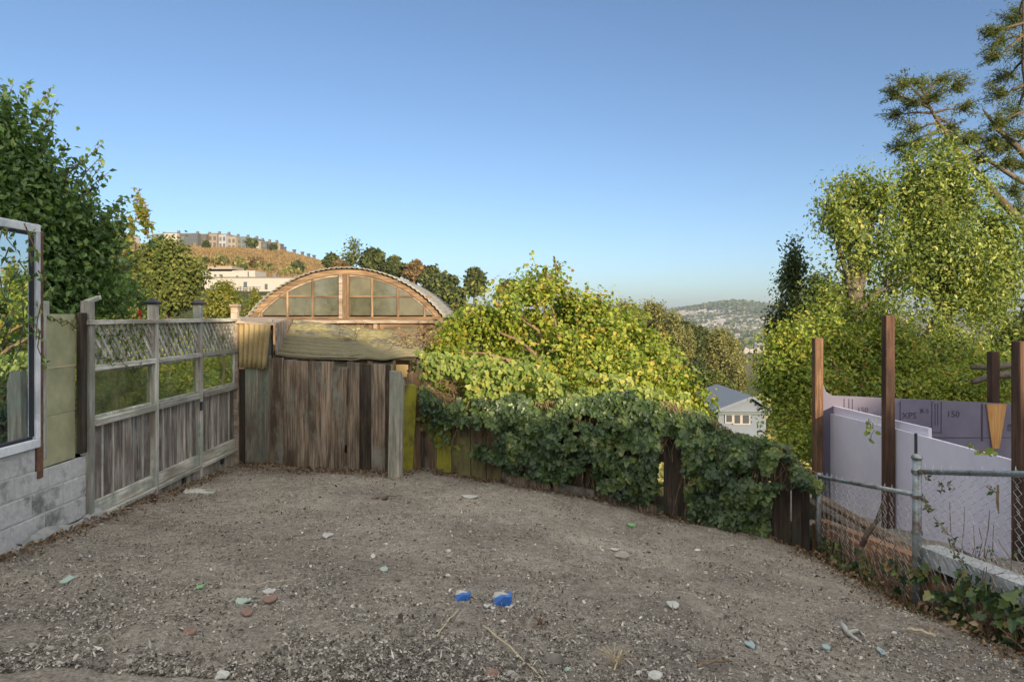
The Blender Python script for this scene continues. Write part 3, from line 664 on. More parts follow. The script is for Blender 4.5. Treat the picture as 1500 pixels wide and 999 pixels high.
for i in range(3):
    a, b = posts[i] + .034, posts[i + 1] - .034; up = (1, 0, 0)
    zt, zb = .075, .385
    # lattice: two layers of laths clipped to the opening
    mb = MB(); A = 1
    for s, xo in ((1, .012), (-1, .001)):
        c = -2.0
        while c < 2.4:
            # line in (y,z): z = zt + (y-a)*s*slope + c
            sl = 1.15; pts = []
            for q in np.linspace(0, 1, 200):
                y = a + (b - a) * q; d = zt + (y - a) * sl * s + c
                if zt <= d <= zb: pts.append((y, d))
            if len(pts) > 6:
                (ya, da), (yb, db) = pts[0], pts[-1]
                mb.beam((XL - .005 + xo, ya, zd(da)), (XL - .005 + xo, yb, zd(db)), .009, .026, up=(0, -s * .75, .65), bev=0)
            c += .098
    mb.build('lattice', M['wood_grey'], t)
    MB().box((XL - .03, a, zd(.43)), (XL + .045, b, zd(.388)), .004).build('rail', M['wood_rail'], t)
    MB().box((XL - .03, a, zd(.855)), (XL + .055, b, zd(.80)), .004).build('sill', M['wood_rail'], t)
    fr = MB()
    for (ya, yb, da, db) in ((a, b, .432, .452), (a, b, .78, .798), (a, a + .022, .452, .78), (b - .022, b, .452, .78)):
        fr.box((XL - .02, ya, zd(db)), (XL + .012, yb, zd(da)), .002)
    f = fr.build('window_frame', M['wood_grey'], t)
    MB().box((XL - .012, a + .018, zd(.785)), (XL - .006, b - .018, zd(.448))).build('pane', [M['fence_glass'], M['fence_glass'], M['frosted']][i] if i < 2 else M['fence_glass'], f)
    n = [6, 6, 6][i]; y = a
    for k in range(n):
        w = (b - a) / n
        dz = random.uniform(-.01, .01)
        MB().box((XL - .03 + random.uniform(-.003, .003), y + .003, zd(1.46)), (XL - .008 + random.uniform(-.004, .004), y + w - .003, zd(.85)), .004).build('board', M['wood_board'], t); y += w
        if k < n - 1:
            MB().box((XL - .012, y - .009, zd(1.452)), (XL + .004, y + .009, zd(.857)), .002).build('batten', M['wood_grey'], t)
    MB().box((XL - .03, a, zd(1.545)), (XL + .012, b, zd(1.44)), .004).build('kick_board', M['wood_rail'], t)
    MB().box((XL - .03, a - .02, zd(1.585)), (XL + .045, b + .02, zd(1.548)), .004).build('ledger', M['wood_rail'], t)
    MB().box((XL - .034, a, zd(1.82)), (XL - .004, b, zd(1.60)), .004).build('bottom_board', M['wood_lichen'] if i else M['wood_grey'], t)
    MB().box((XL - .004, a + .5, zd(1.66)), (XL + .02, a + .55, zd(1.60))).build('block_spacer', M['cap_dark'], t)
# hinge-like catch on the third post
MB().box((XL + .036, 7.03, zd(.98)), (XL + .05, 7.07, zd(.89)), .004).build('latch', M['cap_dark'], t)

# ================================================================== BACK FENCE of old boards
t = thing('board_fence', (-2.3, 7.8, zd(1.76)), 'old dark redwood board fence closing the back of the yard below the mossy awning', 'fence')
#  (x_left px, x_right px, top y, bottom y, material, proud, lean)
bd = [(348, 361, 540, 674, 'wood_dark', 0, 0), (360, 378, 532, 676, 'wood_lichen', .012, 0), (378, 396, 520, 678, 'wood_lichen', .0, 0), (396, 416, 524, 678, 'wood_old', .02, 0), (416, 434, 526, 679, 'wood_old', .008, 0),
      (434, 453, 527, 681, 'wood_old', .02, 0), (453, 472, 528, 682, 'wood_old', .004, 0), (472, 489, 530, 684, 'wood_old', .018, 0), (488, 508, 537, 689, 'wood_old', .05, .035),
      (508, 527, 531, 688, 'wood_old', .0, 0), (527, 546, 532, 688, 'wood_dark', .012, 0), (546, 566, 533, 697, 'wood_old', .03, 0), (564, 572, 534, 700, 'wood_dark', .01, 0)]
for (a, b, ty, by, mt_, pr, lean) in bd:
    def Dx(px): return float(np.interp(px, [345, 577], [8.08, 7.40]))
    D1, D2 = Dx(a), Dx(b); p = P(a, ty, D1); q = P(b, ty + 1, D2); zb = gz((p.x + q.x) / 2, (D1 + D2) / 2) - .05
    n = Vector((-(q.y - p.y), q.x - p.x, 0)).normalized(); n = -n if n.y > 0 else n
    o1 = n * pr; th_ = -n * .022
    A = [Vector((p.x, p.y, zb)) + o1, Vector((q.x, q.y, zb)) + o1, Vector((q.x + lean, q.y, q.z + random.uniform(-.012, .012))) + o1, Vector((p.x + lean, p.y, p.z + random.uniform(-.01, .01))) + o1]
    d = (A[1] - A[0]).normalized() * .0025
    A[0] += d; A[3] += d; A[1] -= d; A[2] -= d
    if a == 488: A[2].z -= 0; A[0].x -= .02; A[1].x -= .02
    MB().prism(A, th_).build('board', M[mt_], t)
p = P(345, 560, 8.12); q = P(572, 560, 7.47)
for zz in (.95, 1.5):
    MB().beam((p.x, p.y + .05, zd(zz)), (q.x, q.y + .05, zd(zz)), .04, .09).build('rail', M['wood_dark'], t)
# end post standing proud
p = P(568, 545, 7.22); q = P(589, 545, 7.22); zb = gz(p.x, 7.2) - .2
mb = MB(); pz = p.z
mb.prism([(p.x, 7.22, zb), (q.x - .01, 7.22, zb), (q.x + .012, 7.22, pz - .12), (q.x - .02, 7.22, pz + .0), (p.x + .02, 7.22, pz + .01)], (0, .09, 0))
tag(mb.build('fence_post', M['wood_lichen'], None, (p.x + .07, 7.26, zb)), 'thick grey split post with a chipped top ending the dark board fence', 'post')
# mossy leaning post and hidden lattice of broken boards beside it
def lone_board(x0, x1, ty, by, D, mat, label, lean=0., th=.025, name='fence_board', chip=.03, group=None):
    p = P(x0, ty, D); q = P(x1, ty, D); zb = P(x0, by, D).z - .15
    mb = MB(); mb.prism([(p.x - lean, D, zb), (q.x - lean, D, zb), (q.x, D, p.z - chip), (q.x - .4 * (q.x - p.x), D, p.z), (p.x, D, p.z - .3 * chip)], (0, th, 0))
    return tag(mb.build(name, M[mat], None, ((p.x + q.x) / 2 - lean, D, zb)), label, 'board', group)
lone_board(592, 611, 563, 683, 7.75, 'wood_moss', 'leaning board with bright yellow moss on its right edge, next to the split post', .06, .05)
lone_board(596, 616, 546, 680, 7.95, 'wood_warmv', 'short tan board peeking out behind the leaning mossy board', .0)
lone_board(618, 626, 548, 686, 8.0, 'wood_old', 'narrow brown slat in the dark gap beside the leaning mossy board', .0)

# ivy covered low fence: single boards, each lifted off alone is part of one fence
t = thing('ivy_fence', (1.0, 7.0, zd(2.0)), 'low old wooden fence smothered in ivy, running down to the chain link fence', 'fence')
def ivD(px):   # depth of that fence at a pixel column
    return float(np.interp(px, [636, 750, 850, 960, 1080, 1187], [7.88, 7.46, 7.17, 6.87, 6.56, 6.28]))
bx = [(640, 661, 600, 'wood_moss'), (662, 689, 608, 'wood_mossy'), (690, 712, 606, 'wood_mossy'), (713, 734, 606, 'wood_mossy'), (735, 752, 612, 'wood_old'), (753, 776, 612, 'wood_old'), (777, 800, 612, 'wood_dark'), (802, 826, 612, 'wood_dark'),
      (828, 852, 614, 'wood_dark'), (854, 880, 616, 'wood_dark'), (882, 906, 618, 'wood_dark'), (908, 936, 620, 'wood_dark'), (972, 1002, 622, 'wood_dark'), (1004, 1030, 628, 'wood_dark'), (1032, 1060, 636, 'wood_dark'),
      (1062, 1092, 648, 'wood_dark'), (1094, 1126, 660, 'wood_dark'), (1131, 1158, 676, 'wood_dark'), (1160, 1174, 684, 'wood_dark'), (1175, 1186, 688, 'wood_dark')]
for a, b, ty, mt_ in bx:
    p = P(a, ty, ivD(a)); q = P(b, ty, ivD(b)); zb = gz(p.x, p.y) - .12
    MB().prism([(p.x, p.y, zb), (q.x, q.y, zb), (q.x, q.y, q.z + random.uniform(-.02, .02)), (p.x, p.y, p.z + random.uniform(-.02, .02))], (.008, .025, 0)).build('board', M[mt_], t)
p = P(640, 600, ivD(640)); q = P(1187, 690, ivD(1187))
for u in (.12, .55):
    MB().beam((p.x, p.y + .055, p.z - u), (q.x, q.y + .055, q.z - u), .04, .08).build('rail', M['wood_dark'], t)
for a in (655, 950, 1180):
    p = P(a, 610 if a < 1000 else 690, ivD(a)); MB().box((p.x - .045, p.y + .08, p.z - 1.3), (p.x + .045, p.y + .17, p.z), .005).build('post', M['wood_dark'], t)
# kick boards of the ivy fence lying on the ground edge
for i, (a, b, ya, yb) in enumerate(((742, 806, 688, 697), (810, 872, 700, 708), (874, 934, 704, 722), (936, 962, 718, 735))):
    D1, D2 = ivD(a) - .10, ivD(b) - .10; p = P(a, ya, D1); q = P(b, yb, D2); z1, z2 = gz(p.x, p.y), gz(q.x, q.y)
    o = MB().prism([(p.x, p.y, z1 - .06), (q.x, q.y, z2 - .06), (q.x, q.y, z2 + .09), (p.x, p.y, z1 + .10)], (.01, .035, 0)).build('edging_board', M['wood_old'], None)
    tag(o, ['greyish edging board on the dirt just right of the yellow mossy boards', 'short dark edging board at the foot of the ivy, second from the left', 'long tilted edging board under the densest hanging ivy', 'small end piece of edging board where the row meets the gap in the fence'][i], 'board', 'edging boards at the foot of the ivy fence')

# ================================================================== AWNING, corrugated panel
t = thing('lean_to', (-2.3, 8.6, zd(1.8)), 'sagging lean-to shed with mossy corrugated roof and yellowed corrugated side panel', 'shed')
c00, c10, c01, c11 = P(402, 521, 8.15), P(622, 522, 7.95), P(428, 468, 10.2), P(612, 489, 9.7)
nu, nv = 60, 97; V = []
for j in range(nv):
    v = j / (nv - 1)
    for i in range(nu):
        u = i / (nu - 1); p = c00.lerp(c10, u).lerp(c01.lerp(c11, u), v)
        sag = -.05 * math.sin(u * math.pi) * (1 - v)
        z = p.z + sag + .040 * math.sin(v * 2 * math.pi * 11) * (.25 + .75 * (v < .55)) + .012 * math.sin(u * 23 + v * 8) * (u > .5)
        V.append((p.x + (random.uniform(-.008, .008) if i in (0, nu - 1) else 0), p.y, z))
V = np.array(V); V[:, 2] += .025 * fbm(V[:, 0] * 5, V[:, 1] * 5, 4, 6)
I = np.arange(nu * nv).reshape(nv, nu); F = np.stack([I[:-1, :-1], I[:-1, 1:], I[1:, 1:], I[1:, :-1]], -1).reshape(-1, 4)
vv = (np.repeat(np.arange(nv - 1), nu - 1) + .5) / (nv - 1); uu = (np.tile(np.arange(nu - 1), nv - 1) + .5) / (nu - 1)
bare = vv < .56 - .25 * np.clip((uu - .45) * 3, 0, 1) + .10 * (vnoise(uu * 14, vv * 3, 4) - .5)  # lower part where the shade is painted in, toned as bare fibre
shade_gr = np.where(bare, np.where(np.sin(vv * 2 * math.pi * 11) < -.15, 1., .55), 0.)
ro = raw_mesh('roof', V, F, shade_gr, M['awning'], t, None, True)
md = ro.modifiers.new('thick', 'SOLIDIFY'); md.thickness = .012
# rim board, rafters, posts, infill
for (a, b, w, h, nm, mt_) in ((P(398, 525, 8.17), P(628, 526, 7.99), .04, .03, 'fascia', 'wood_dark'),
                              (P(396, 468, 8.3), P(396, 560, 8.3), .05, .06, 'post', 'wood_grey'), (P(615, 524, 8.0), P(618, 700, 8.0), .07, .07, 'post', 'wood_dark'),
                              (P(428, 468, 10.15), P(403, 519, 8.2), .04, .05, 'rafter', 'wood_warm'), (P(612, 489, 9.65), P(618, 520, 8.1), .04, .05, 'rafter', 'wood_dark'),
                              (P(510, 492, 9.9), P(510, 534, 8.2), .04, .05, 'rafter', 'wood_dark')):
    MB().beam(a, b, w, h).build(nm, M[mt_], t)
for i, (a, b) in enumerate(((412, 424), (430, 455), (458, 470), (472, 484), (486, 512), (515, 538), (545, 575), (580, 600))):
    p = P(a, 521, 8.30); q = P(b, 560, 8.30); MB().box((p.x, p.y, q.z), (q.x, p.y + .012, p.z + .03)).build('infill_pane', M['cor_panel'] if i % 2 else M['frosted'], t)
# corrugated panel: flutes run vertically
V = []; nu, nv = 61, 6
for j in range(nv):
    v = j / (nv - 1)
    for i in range(nu):
        u = i / (nu - 1); a = P(346, 474, 8.0); b = P(396, 476, 7.9); c = P(346, 537, 8.0); d = P(389, 541, 7.92)
        p = a.lerp(b, u).lerp(c.lerp(d, u), v); V.append((p.x, p.y + .013 * math.sin(u * 2 * math.pi * 6.5), p.z))
I = np.arange(nu * nv).reshape(nv, nu); F = np.stack([I[:-1, :-1], I[1:, :-1], I[1:, 1:], I[:-1, 1:]], -1).reshape(-1, 4)
o = raw_mesh('corrugated_panel', np.array(V), F, None, M['cor_panel'], t, None, True); md = o.modifiers.new('thick', 'SOLIDIFY'); md.thickness = .004
a = P(344, 470, 7.95); b = P(404, 473, 8.0); c = P(424, 466, 10.0); d = P(352, 464, 10.0)
MB().prism([a, b, c, d], (0, 0, -.03)).build('flat_roof', M['wood_pale'], t)
a = P(404, 474, 8.05); MB().prism([P(403, 474, 8.05), P(424, 468, 9.9), P(424, 520, 9.9), P(403, 520, 8.05)], (.02, 0, 0)).build('side_wall', M['wood_pale'], t)
# dry twigs caught on the awning
mb = MB(); rr = random.Random(4)
for i in range(70):
    p = P(rr.uniform(585, 632), rr.uniform(488, 508), rr.uniform(8.2, 9)); q = p + Vector((rr.uniform(-.35, .25), rr.uniform(-.2, .2), rr.uniform(-.1, .12)))
    mb.tube([p, p.lerp(q, .5) + Vector((0, 0, rr.uniform(-.03, .05))), q], [.006, .005, .002], 4)
for i in range(22):
    p = P(rr.uniform(480, 600), rr.uniform(480, 500), 8.9); q = p + Vector((rr.uniform(-.3, .3), rr.uniform(-.2, .2), rr.uniform(.0, .14)))
    mb.tube([p, p.lerp(q, .5) + Vector((0, 0, rr.uniform(-.02, .05))), q], [.004, .003, .002], 4)
tag(mb.build('dry_twigs', M['stem'], None), 'tangle of dry twigs lying on the right end of the mossy awning', 'twigs')

# ================================================================== GREENHOUSE with arched front
GD = 12.0; cx_, zc = P(507, 0, GD).x, EYE - .048
rpx = 178 * .012; czz = EYE + (462 - (393 + 178)) * .012       # centre of the arc
HW = 1.70
def arc_z(x, r=rpx): return czz + math.sqrt(max(r * r - (x - cx_) ** 2, 0))
t = thing('greenhouse', (cx_, GD, zd(3.4)), 'wooden greenhouse with arched glazed front and pale corrugated barrel roof beyond the back fence', 'greenhouse')
def arc_band(r1, r2, y0, y1, n=48, zmin=None):
    v = []; f = []
    zmin = zmin or EYE - .03
    a0 = math.asin(min(1, HW / r1)); 
    for i in range(n + 1):
        th_ = -a0 + 2 * a0 * i / n
        for (r, y) in ((r1, y0), (r2, y0), (r2, y1), (r1, y1)): v.append((cx_ + r * math.sin(th_), y, czz + r * math.cos(th_)))
    for i in range(n):
        for k in range(4):
            k2 = (k + 1) % 4; f.append((i * 4 + k, (i + 1) * 4 + k, (i + 1) * 4 + k2, i * 4 + k2))
    f.append((0, 1, 2, 3)); f.append((n * 4 + 3, n * 4 + 2, n * 4 + 1, n * 4))
    return v, f
v, f = arc_band(rpx - .11, rpx - .02, GD - .03, GD + .03); MB().add(v, f).build('arch_rib', M['wood_warm'], t)
v, f = arc_band(rpx - .14, rpx - .11, GD - .0, GD + .05); MB().add(v, f).build('arch_trim', M['wood_pale'], t)
# corrugated barrel roof
a0 = math.asin(HW / rpx) * 1.02; n = 260; V = []; ysr = [GD - .10, GD + .6, GD + 1.4, GD + 2.2, GD + 3.1]
for y in ysr:
    for i in range(n + 1):
        th_ = -a0 + 2 * a0 * i / n; r = rpx + .004 + .009 * math.sin(i / n * 2 * math.pi * 44) - .01 * (y > GD + 2)
        V.append((cx_ + r * math.sin(th_), y, czz + r * math.cos(th_)))
I = np.arange(len(ysr) * (n + 1)).reshape(len(ysr), n + 1); F = np.stack([I[:-1, :-1], I[:-1, 1:], I[1:, 1:], I[1:, :-1]], -1).reshape(-1, 4)
ro = raw_mesh('roof', np.array(V), F, None, M['roof_sheet'], t, None, True); md = ro.modifiers.new('thick', 'SOLIDIFY'); md.thickness = .012; md.offset = 1
# glazing
cols = [372, 383, 421, 458, 498, 510, 545, 583, 622, 640]
zr = [EYE + (462 - 463) * .012, EYE + (462 - 434.5) * .012, 99]
for i in range(len(cols) - 1):
    if cols[i] == 498: continue
    x0, x1 = P(cols[i], 0, GD).x + .016, P(cols[i + 1], 0, GD).x - .016
    for j in range(2):
        za = zr[j] + .012; poly = [(x0, GD + .02, za), (x1, GD + .02, za)]; ok = True; top = []
        for k in range(9):
            x = x1 + (x0 - x1) * k / 8; z = min(arc_z(x, rpx - .115), zr[j + 1] - .012); top.append((x, GD + .02, max(z, za + .001)))
        if max(p_[2] for p_ in top) - za < .03: continue
        MB().prism(poly[:1] + poly[1:] + top, (0, .008, 0)).build('pane', M['grey_pane' if (i + 2 * j) % 3 != 1 else 'tan_pane'], t)
for c in cols[1:-1]:
    if c in (498, 510): continue
    x = P(c, 0, GD).x; MB().box((x - .018, GD - .012, EYE - .03), (x + .018, GD + .035, arc_z(x, rpx - .115)), .003).build('mullion', M['wood_warmv'], t)
for (a, b, pr) in ((497, 502.5, .05), (503, 507.5, .03), (508, 512, .045)):
    xa, xb = P(a, 0, GD).x, P(b, 0, GD).x; MB().box((xa, GD - pr, EYE - .06), (xb, GD + .03, arc_z(xa, rpx - .10)), .004).build('centre_post', M['wood_warmv'] if pr < .05 else M['wood_pale'], t)
for (a, b) in ((383, 497), (512, 632)):
    xa, xb = P(a, 0, GD).x, P(b, 0, GD).x; MB().box((xa, GD - .008, zr[1] - .014), (xb, GD + .036, zr[1] + .014), .003).build('glazing_bar', M['wood_warm'], t)
MB().box((P(362, 0, GD).x, GD - .035, EYE - .075), (P(645, 0, GD).x, GD + .04, EYE - .022), .005).build('sill', M['wood_warm'], t)
MB().box((P(355, 0, GD).x, GD - .09, EYE - .14), (P(650, 0, GD).x, GD + .0, EYE - .08), .005).build('fascia', M['wood_pale'], t)
# lower wall and its window
mb = MB(); x = P(350, 0, GD).x
while x < P(676, 0, GD).x:
    w = random.uniform(.14, .2); mb.box((x, GD + .03, zd(3.5)), (x + w - .004, GD + .05 + random.uniform(0, .006), EYE - .10)); x += w
mb.build('wall', M['wood_warmv'], t)
MB().box((P(547, 0, GD).x, GD - .02, zd(.62)), (P(553, 0, GD).x, GD + .028, zd(.145)), .004).build('wall_post', M['wood_pale'], t)
fr = MB()
for (a, b, ya, yb) in ((556, 618, 474, 480), (556, 562, 480, 500), (612, 618, 480, 500), (583, 586, 480, 500)):
    p = P(a, ya, GD); q = P(b, yb, GD); fr.box((p.x, GD - .012, q.z), (q.x, GD + .028, p.z), .003)
fr = fr.build('window_frame', M['wood_warm'], t)
for a, b in ((562, 583), (586, 612)):
    p = P(a, 480, GD); q = P(b, 500, GD); MB().box((p.x, GD + .008, q.z), (q.x, GD + .014, p.z)).build('pane', M['tan_pane'], fr)
for yy in (GD + 3.0,):
    v, f = arc_band(rpx - .3, rpx - .03, yy, yy + .05); MB().add(v, f).build('rear_rib', M['wood_warm'], t)
MB().box((cx_ + 1.62, GD + .06, zd(3.5)), (cx_ + 1.66, GD + 3.05, zd(.05))).build('side_wall', M['wood_warmv'], t)
MB().box((cx_ - 1.66, GD + .06, zd(3.5)), (cx_ - 1.62, GD + 3.05, zd(.05))).build('side_wall', M['wood_warmv'], t)
V = [(cx_ - 1.6, GD + 3.06, zd(3.5)), (cx_ + 1.6, GD + 3.06, zd(3.5))] + [(cx_ + 1.6 - 3.2 * k / 16, GD + 3.06, arc_z(cx_ + 1.6 - 3.2 * k / 16, rpx - .04)) for k in range(17)]
MB().prism(V, (0, .03, 0)).build('rear_wall', M['wood_warmv'], t)

# ================================================================== RIGHT SIDE: low wall, chain link, insulation boards
XR = 2.87
t = thing('retaining_wall', (XR, 5.2, zd(2.2)), 'low retaining wall of orange painted blocks under the chain link fence, grey capped at the near end', 'wall')
def wtop(y): return float(np.interp(y, [4.9, 6.6], [1.79, 2.01]))
mb = MB()
y = 6.55; k = 0
while y > 4.85:
    l = min(.36, y - 4.8); top = wtop(y - l / 2)
    for r_ in range(3):
        a = top + r_ * .15; off = random.uniform(-.006, .006)
        mb.box((XR + off, y - l + .004, zd(a + .145)), (XR + .13, y - .004, zd(a)), .008)
    y -= l
y = 4.8
while y > 1.5:
    l = .36; top = 1.64 - (4.6 - y) * .11 + .125
    for r_ in range(3): mb.box((XR + random.uniform(-.006, .006), y - l + .004, zd(top + r_ * .15 + .145)), (XR + .13, y - .004, zd(top + r_ * .15)), .008)
    y -= l
mb.build('block', M['orange_block'], t)
mb = MB(); mb.prism([(XR - .015, 4.82, zd(1.62)), (XR - .015, 1.4, zd(1.24)), (XR - .015, 1.4, zd(1.36)), (XR - .015, 4.82, zd(1.74))], (.16, 0, 0)); mb.build('coping', M['concrete'], t)
mb = MB(); mb.prism([(XR + .03, 6.5, zd(1.94)), (XR + .03, 4.84, zd(1.73)), (XR + .03, 4.84, zd(1.80)), (XR + .03, 6.5, zd(2.01))], (.10, 0, 0)); mb.build('capping', M['orange_block'], t)
o = MB().box((XR + .20, 5.25, zd(2.16)), (XR + .29, 7.3, zd(1.92)), .008).build('retaining_timber', M['wood_dark'], None); tag(o, 'heavy dark timber beam lying behind the orange blocks below the insulation boards', 'beam')
o = MB().box((XR + .30, 5.3, zd(1.93)), (XR + .40, 7.2, zd(1.885)), .006).build('loose_plank', M['wood_warm'], None); tag(o, 'reddish plank lying on the soil just behind the dark timber beam', 'plank')

XC = 2.80
t = thing('chain_link_fence', (XC, 4.7, zd(2.0)), 'galvanised chain link fence with sagging mesh on the right, in front of lavender boards', 'fence')
yp = 4.72
pst = MB().tube([(XC, yp, zd(2.15)), (XC, yp, zd(.985))], .030, 14).build('post', M['galv'], t, smooth=True)
MB().tube([(XC, yp, zd(.99)), (XC, yp, zd(.978)), (XC, yp, zd(.962)), (XC, yp, zd(.955))], [.037, .037, .026, .006], 14).build('post_cap', M['galv'], pst, smooth=True)
MB().tube([(XC + .01, yp + .03, zd(1.0)), (XC + .01, yp + .03, zd(.82))], .010, 6).build('rod', M['cap_dark'], pst)
MB().tube([(XC, yp - .03, zd(1.085)), (XC, 1.3, zd(.47))] if False else [(XC, yp - .03, zd(1.075)), (XC, 3.7, zd(.86)), (XC, 1.4, zd(.40))], .018, 10).build('top_rail', M['galv'], t, smooth=True)
MB().tube([(XC, yp + .03, zd(1.245)), (XC, 6.24, zd(1.47))], .017, 10).build('top_rail', M['galv'], t, smooth=True)
MB().tube([(XC, 6.24, zd(2.3)), (XC, 6.24, zd(1.44))], .026, 10).build('post', M['galv'], t, smooth=True)
MB().tube([(XC, 1.4, zd(1.7)), (XC, 1.4, zd(.38))], .026, 10).build('post', M['galv'], t, smooth=True)
for zz in (1.08, 1.25, 1.5, 1.8): MB().tube([(XC, yp, zd(zz - .012)), (XC, yp, zd(zz + .012))], .036, 12).build('band', M['galv'], pst)
def mesh_panel(ya, yb, topf, botf, name='wire_mesh'):
    mb = MB(); n = int(abs(yb - ya) / .046); 
    for i in range(n + 1):
        y0 = ya + (yb - ya) * i / n; dt = topf(y0); db = botf(y0); m = int((db - dt) / .034); pts = []
        for k in range(m + 1):
            z = dt + (db - dt) * k / m; s = .0235 * (1 if (k + 0) % 2 else -1) * (1 if i % 2 else -1)
            pts.append((XC + .008 * s / .0235 * (1 if k % 2 else -1) + .01 * math.sin(y0 * 7 + z * 5), y0 + s, zd(z)))
        pts.insert(0, (XC, pts[0][1] + .012, zd(dt - .035)))
        mb.tube(pts, .0017, 4, cap=False)
    return mb.build(name, M['wire'], t)
mesh_panel(6.22, yp + .04, lambda y: np.interp(y, [yp, 6.24], [1.24, 1.465]), lambda y: np.interp(y, [yp, 6.24], [1.98, 2.15]))
mesh_panel(yp - .04, 1.5, lambda y: np.interp(y, [1.4, 3.7, yp], [.40, .86, 1.072]), lambda y: np.interp(y, [1.4, 3.7, yp], [1.5, 1.74, 1.98]))

XF = 3.60
def foam_board(y0, y1, t0, t1, b0, b1, x, th, mat, label, name='insulation_board', par=None):
    mb = MB(); mb.prism([(x, y0, zd(b0)), (x, y1, zd(b1)), (x, y1, zd(t1)), (x, y0, zd(t0))], (th, 0, 0))
    return mb.build(name, mat, par)
t = thing('insulation_fence', (XF, 6, zd(2.0)), 'makeshift barrier of lavender insulation sheets parallel to the chain link fence', 'barrier')
foam_board(5.96, 7.97, .985, 1.03, 2.1, 2.3, XF + .035, .03, M['foam'], '', 'sheet', t)
foam_board(6.57, 7.93, 1.075, 1.115, 2.1, 2.3, XF, .03, M['foam'], '', 'sheet', t)
foam_board(2.2, 6.50, 1.00, 1.065, 1.8, 2.1, XF - .004, .03, M['foam'], '', 'sheet', t)
# back wall of printed sheets
YB = 7.72
t = thing('printed_insulation_fence', (5, YB, zd(2.0)), 'long grey-lavender insulation sheets with black print behind the makeshift barrier', 'barrier')
p = P(1203, 579, YB + .2)
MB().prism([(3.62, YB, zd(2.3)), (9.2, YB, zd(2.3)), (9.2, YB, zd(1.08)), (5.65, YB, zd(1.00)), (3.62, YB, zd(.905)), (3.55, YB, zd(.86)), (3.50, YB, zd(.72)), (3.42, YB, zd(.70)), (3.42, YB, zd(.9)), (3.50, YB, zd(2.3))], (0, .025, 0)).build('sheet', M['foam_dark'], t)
ink = MB()
for xp in (1236, 1243, 1248, 1318, 1437, 1482.5):
    a = P(xp, 0, YB).x; ink.box((a, YB - .004, zd(1.7 if xp < 1300 else (1.42 if xp > 1400 else 1.25))), (a + (.02 if xp > 1400 else .008), YB - .001, zd(float(np.interp(xp, [1200, 1500], [.93, 1.02])))))
for (a, b, ya, yb) in ((1364.5, 1379, 588, 634),):
    p0, p1 = P(a, ya, YB), P(b, yb, YB)
    for (xa, xb, za, zb) in ((p0.x, p0.x + .007, p1.z, p0.z), (p1.x - .007, p1.x, p1.z, p0.z), (p0.x, p1.x, p1.z, p1.z + .007)): ink.box((xa, YB - .004, za), (xb, YB - .001, zb))
    for k in (.33, .6): ink.box((p0.x + (p1.x - p0.x) * k, YB - .004, p1.z + .08), (p0.x + (p1.x - p0.x) * k + .006, YB - .001, p0.z - .02))
p0 = P(1355, 641, YB); p1 = P(1500, 645, YB); ink.box((p0.x, YB - .0035, p0.z - .004), (p1.x + 1, YB - .0012, p0.z + .004))
ink.build('printed_line', M['ink'], t)
def text(s, px, py, size, parent, rot=0, x_ax=1):
    cu = bpy.data.curves.new('txt', 'FONT'); cu.body = s; cu.size = size; cu.extrude = .0008; cu.resolution_u = 3
    tmp = bpy.data.objects.new('txt', cu); C.objects.link(tmp); bpy.context.view_layer.update()
    me = bpy.data.meshes.new_from_object(tmp.evaluated_get(bpy.context.evaluated_depsgraph_get())); bpy.data.objects.remove(tmp)
    me.materials.clear(); me.materials.append(M['ink']); me.name = 'lettering'
    o = bpy.data.objects.new('lettering', me); C.objects.link(o); p = P(px, py, YB - .003)
    o.parent = parent; o.location = Vector((p.x, YB - .003, p.z)) - Vector(parent.location); o.rotation_euler = (R(90), R(rot), 0); return o
text('150', 1255.5, 604, .085, t); text('150', 1386.5, 611, .10, t); text('R-5', 1348, 605, .07, t)
text('XPS', 1321, 613, .10, t, 0); text('FR', 1484, 632, .09, t, -90)
# brown posts
def post(px, ty, by, D, w, mat, label, dpt=None):
    p = P(px, ty, D); q = P(px, by, D); d = dpt or w
    return tag(MB().box((p.x - w / 2, D - d / 2, q.z), (p.x + w / 2, D + d / 2, p.z), .004).build('timber_post', M[mat], None, (p.x, D, q.z)), label, 'post', 'brown posts around the insulation boards')
post(1197.5, 495, 770, 7.62, .09, 'wood_postlit', 'farthest left brown post, sunlit at its top, where the ivy fence ends')
post(1301, 462, 800, 6.42, .085, 'wood_post', 'tall post rising highest, its shade put into dark brown wood, between the two front insulation sheets')
post(1497, 500, 860, 4.76, .09, 'wood_post', 'nearest brown post at the right edge, before the insulation sheet')
post(1455, 515, 596, 7.80, .09, 'wood_post', 'short dark post standing behind the printed boards above the plywood wedge')
p0, p1, p2, p3 = P(1445.5, 592, YB - .02), P(1475, 592, YB - .02), P(1464, 657, YB - .02), P(1454, 657, YB - .02)
tag(MB().prism([p3, p2, p1, p0], (0, .012, 0)).build('plywood_wedge', M['wood_ply'], None), 'orange plywood wedge, wide at the top, fixed on the printed insulation boards', 'plywood')
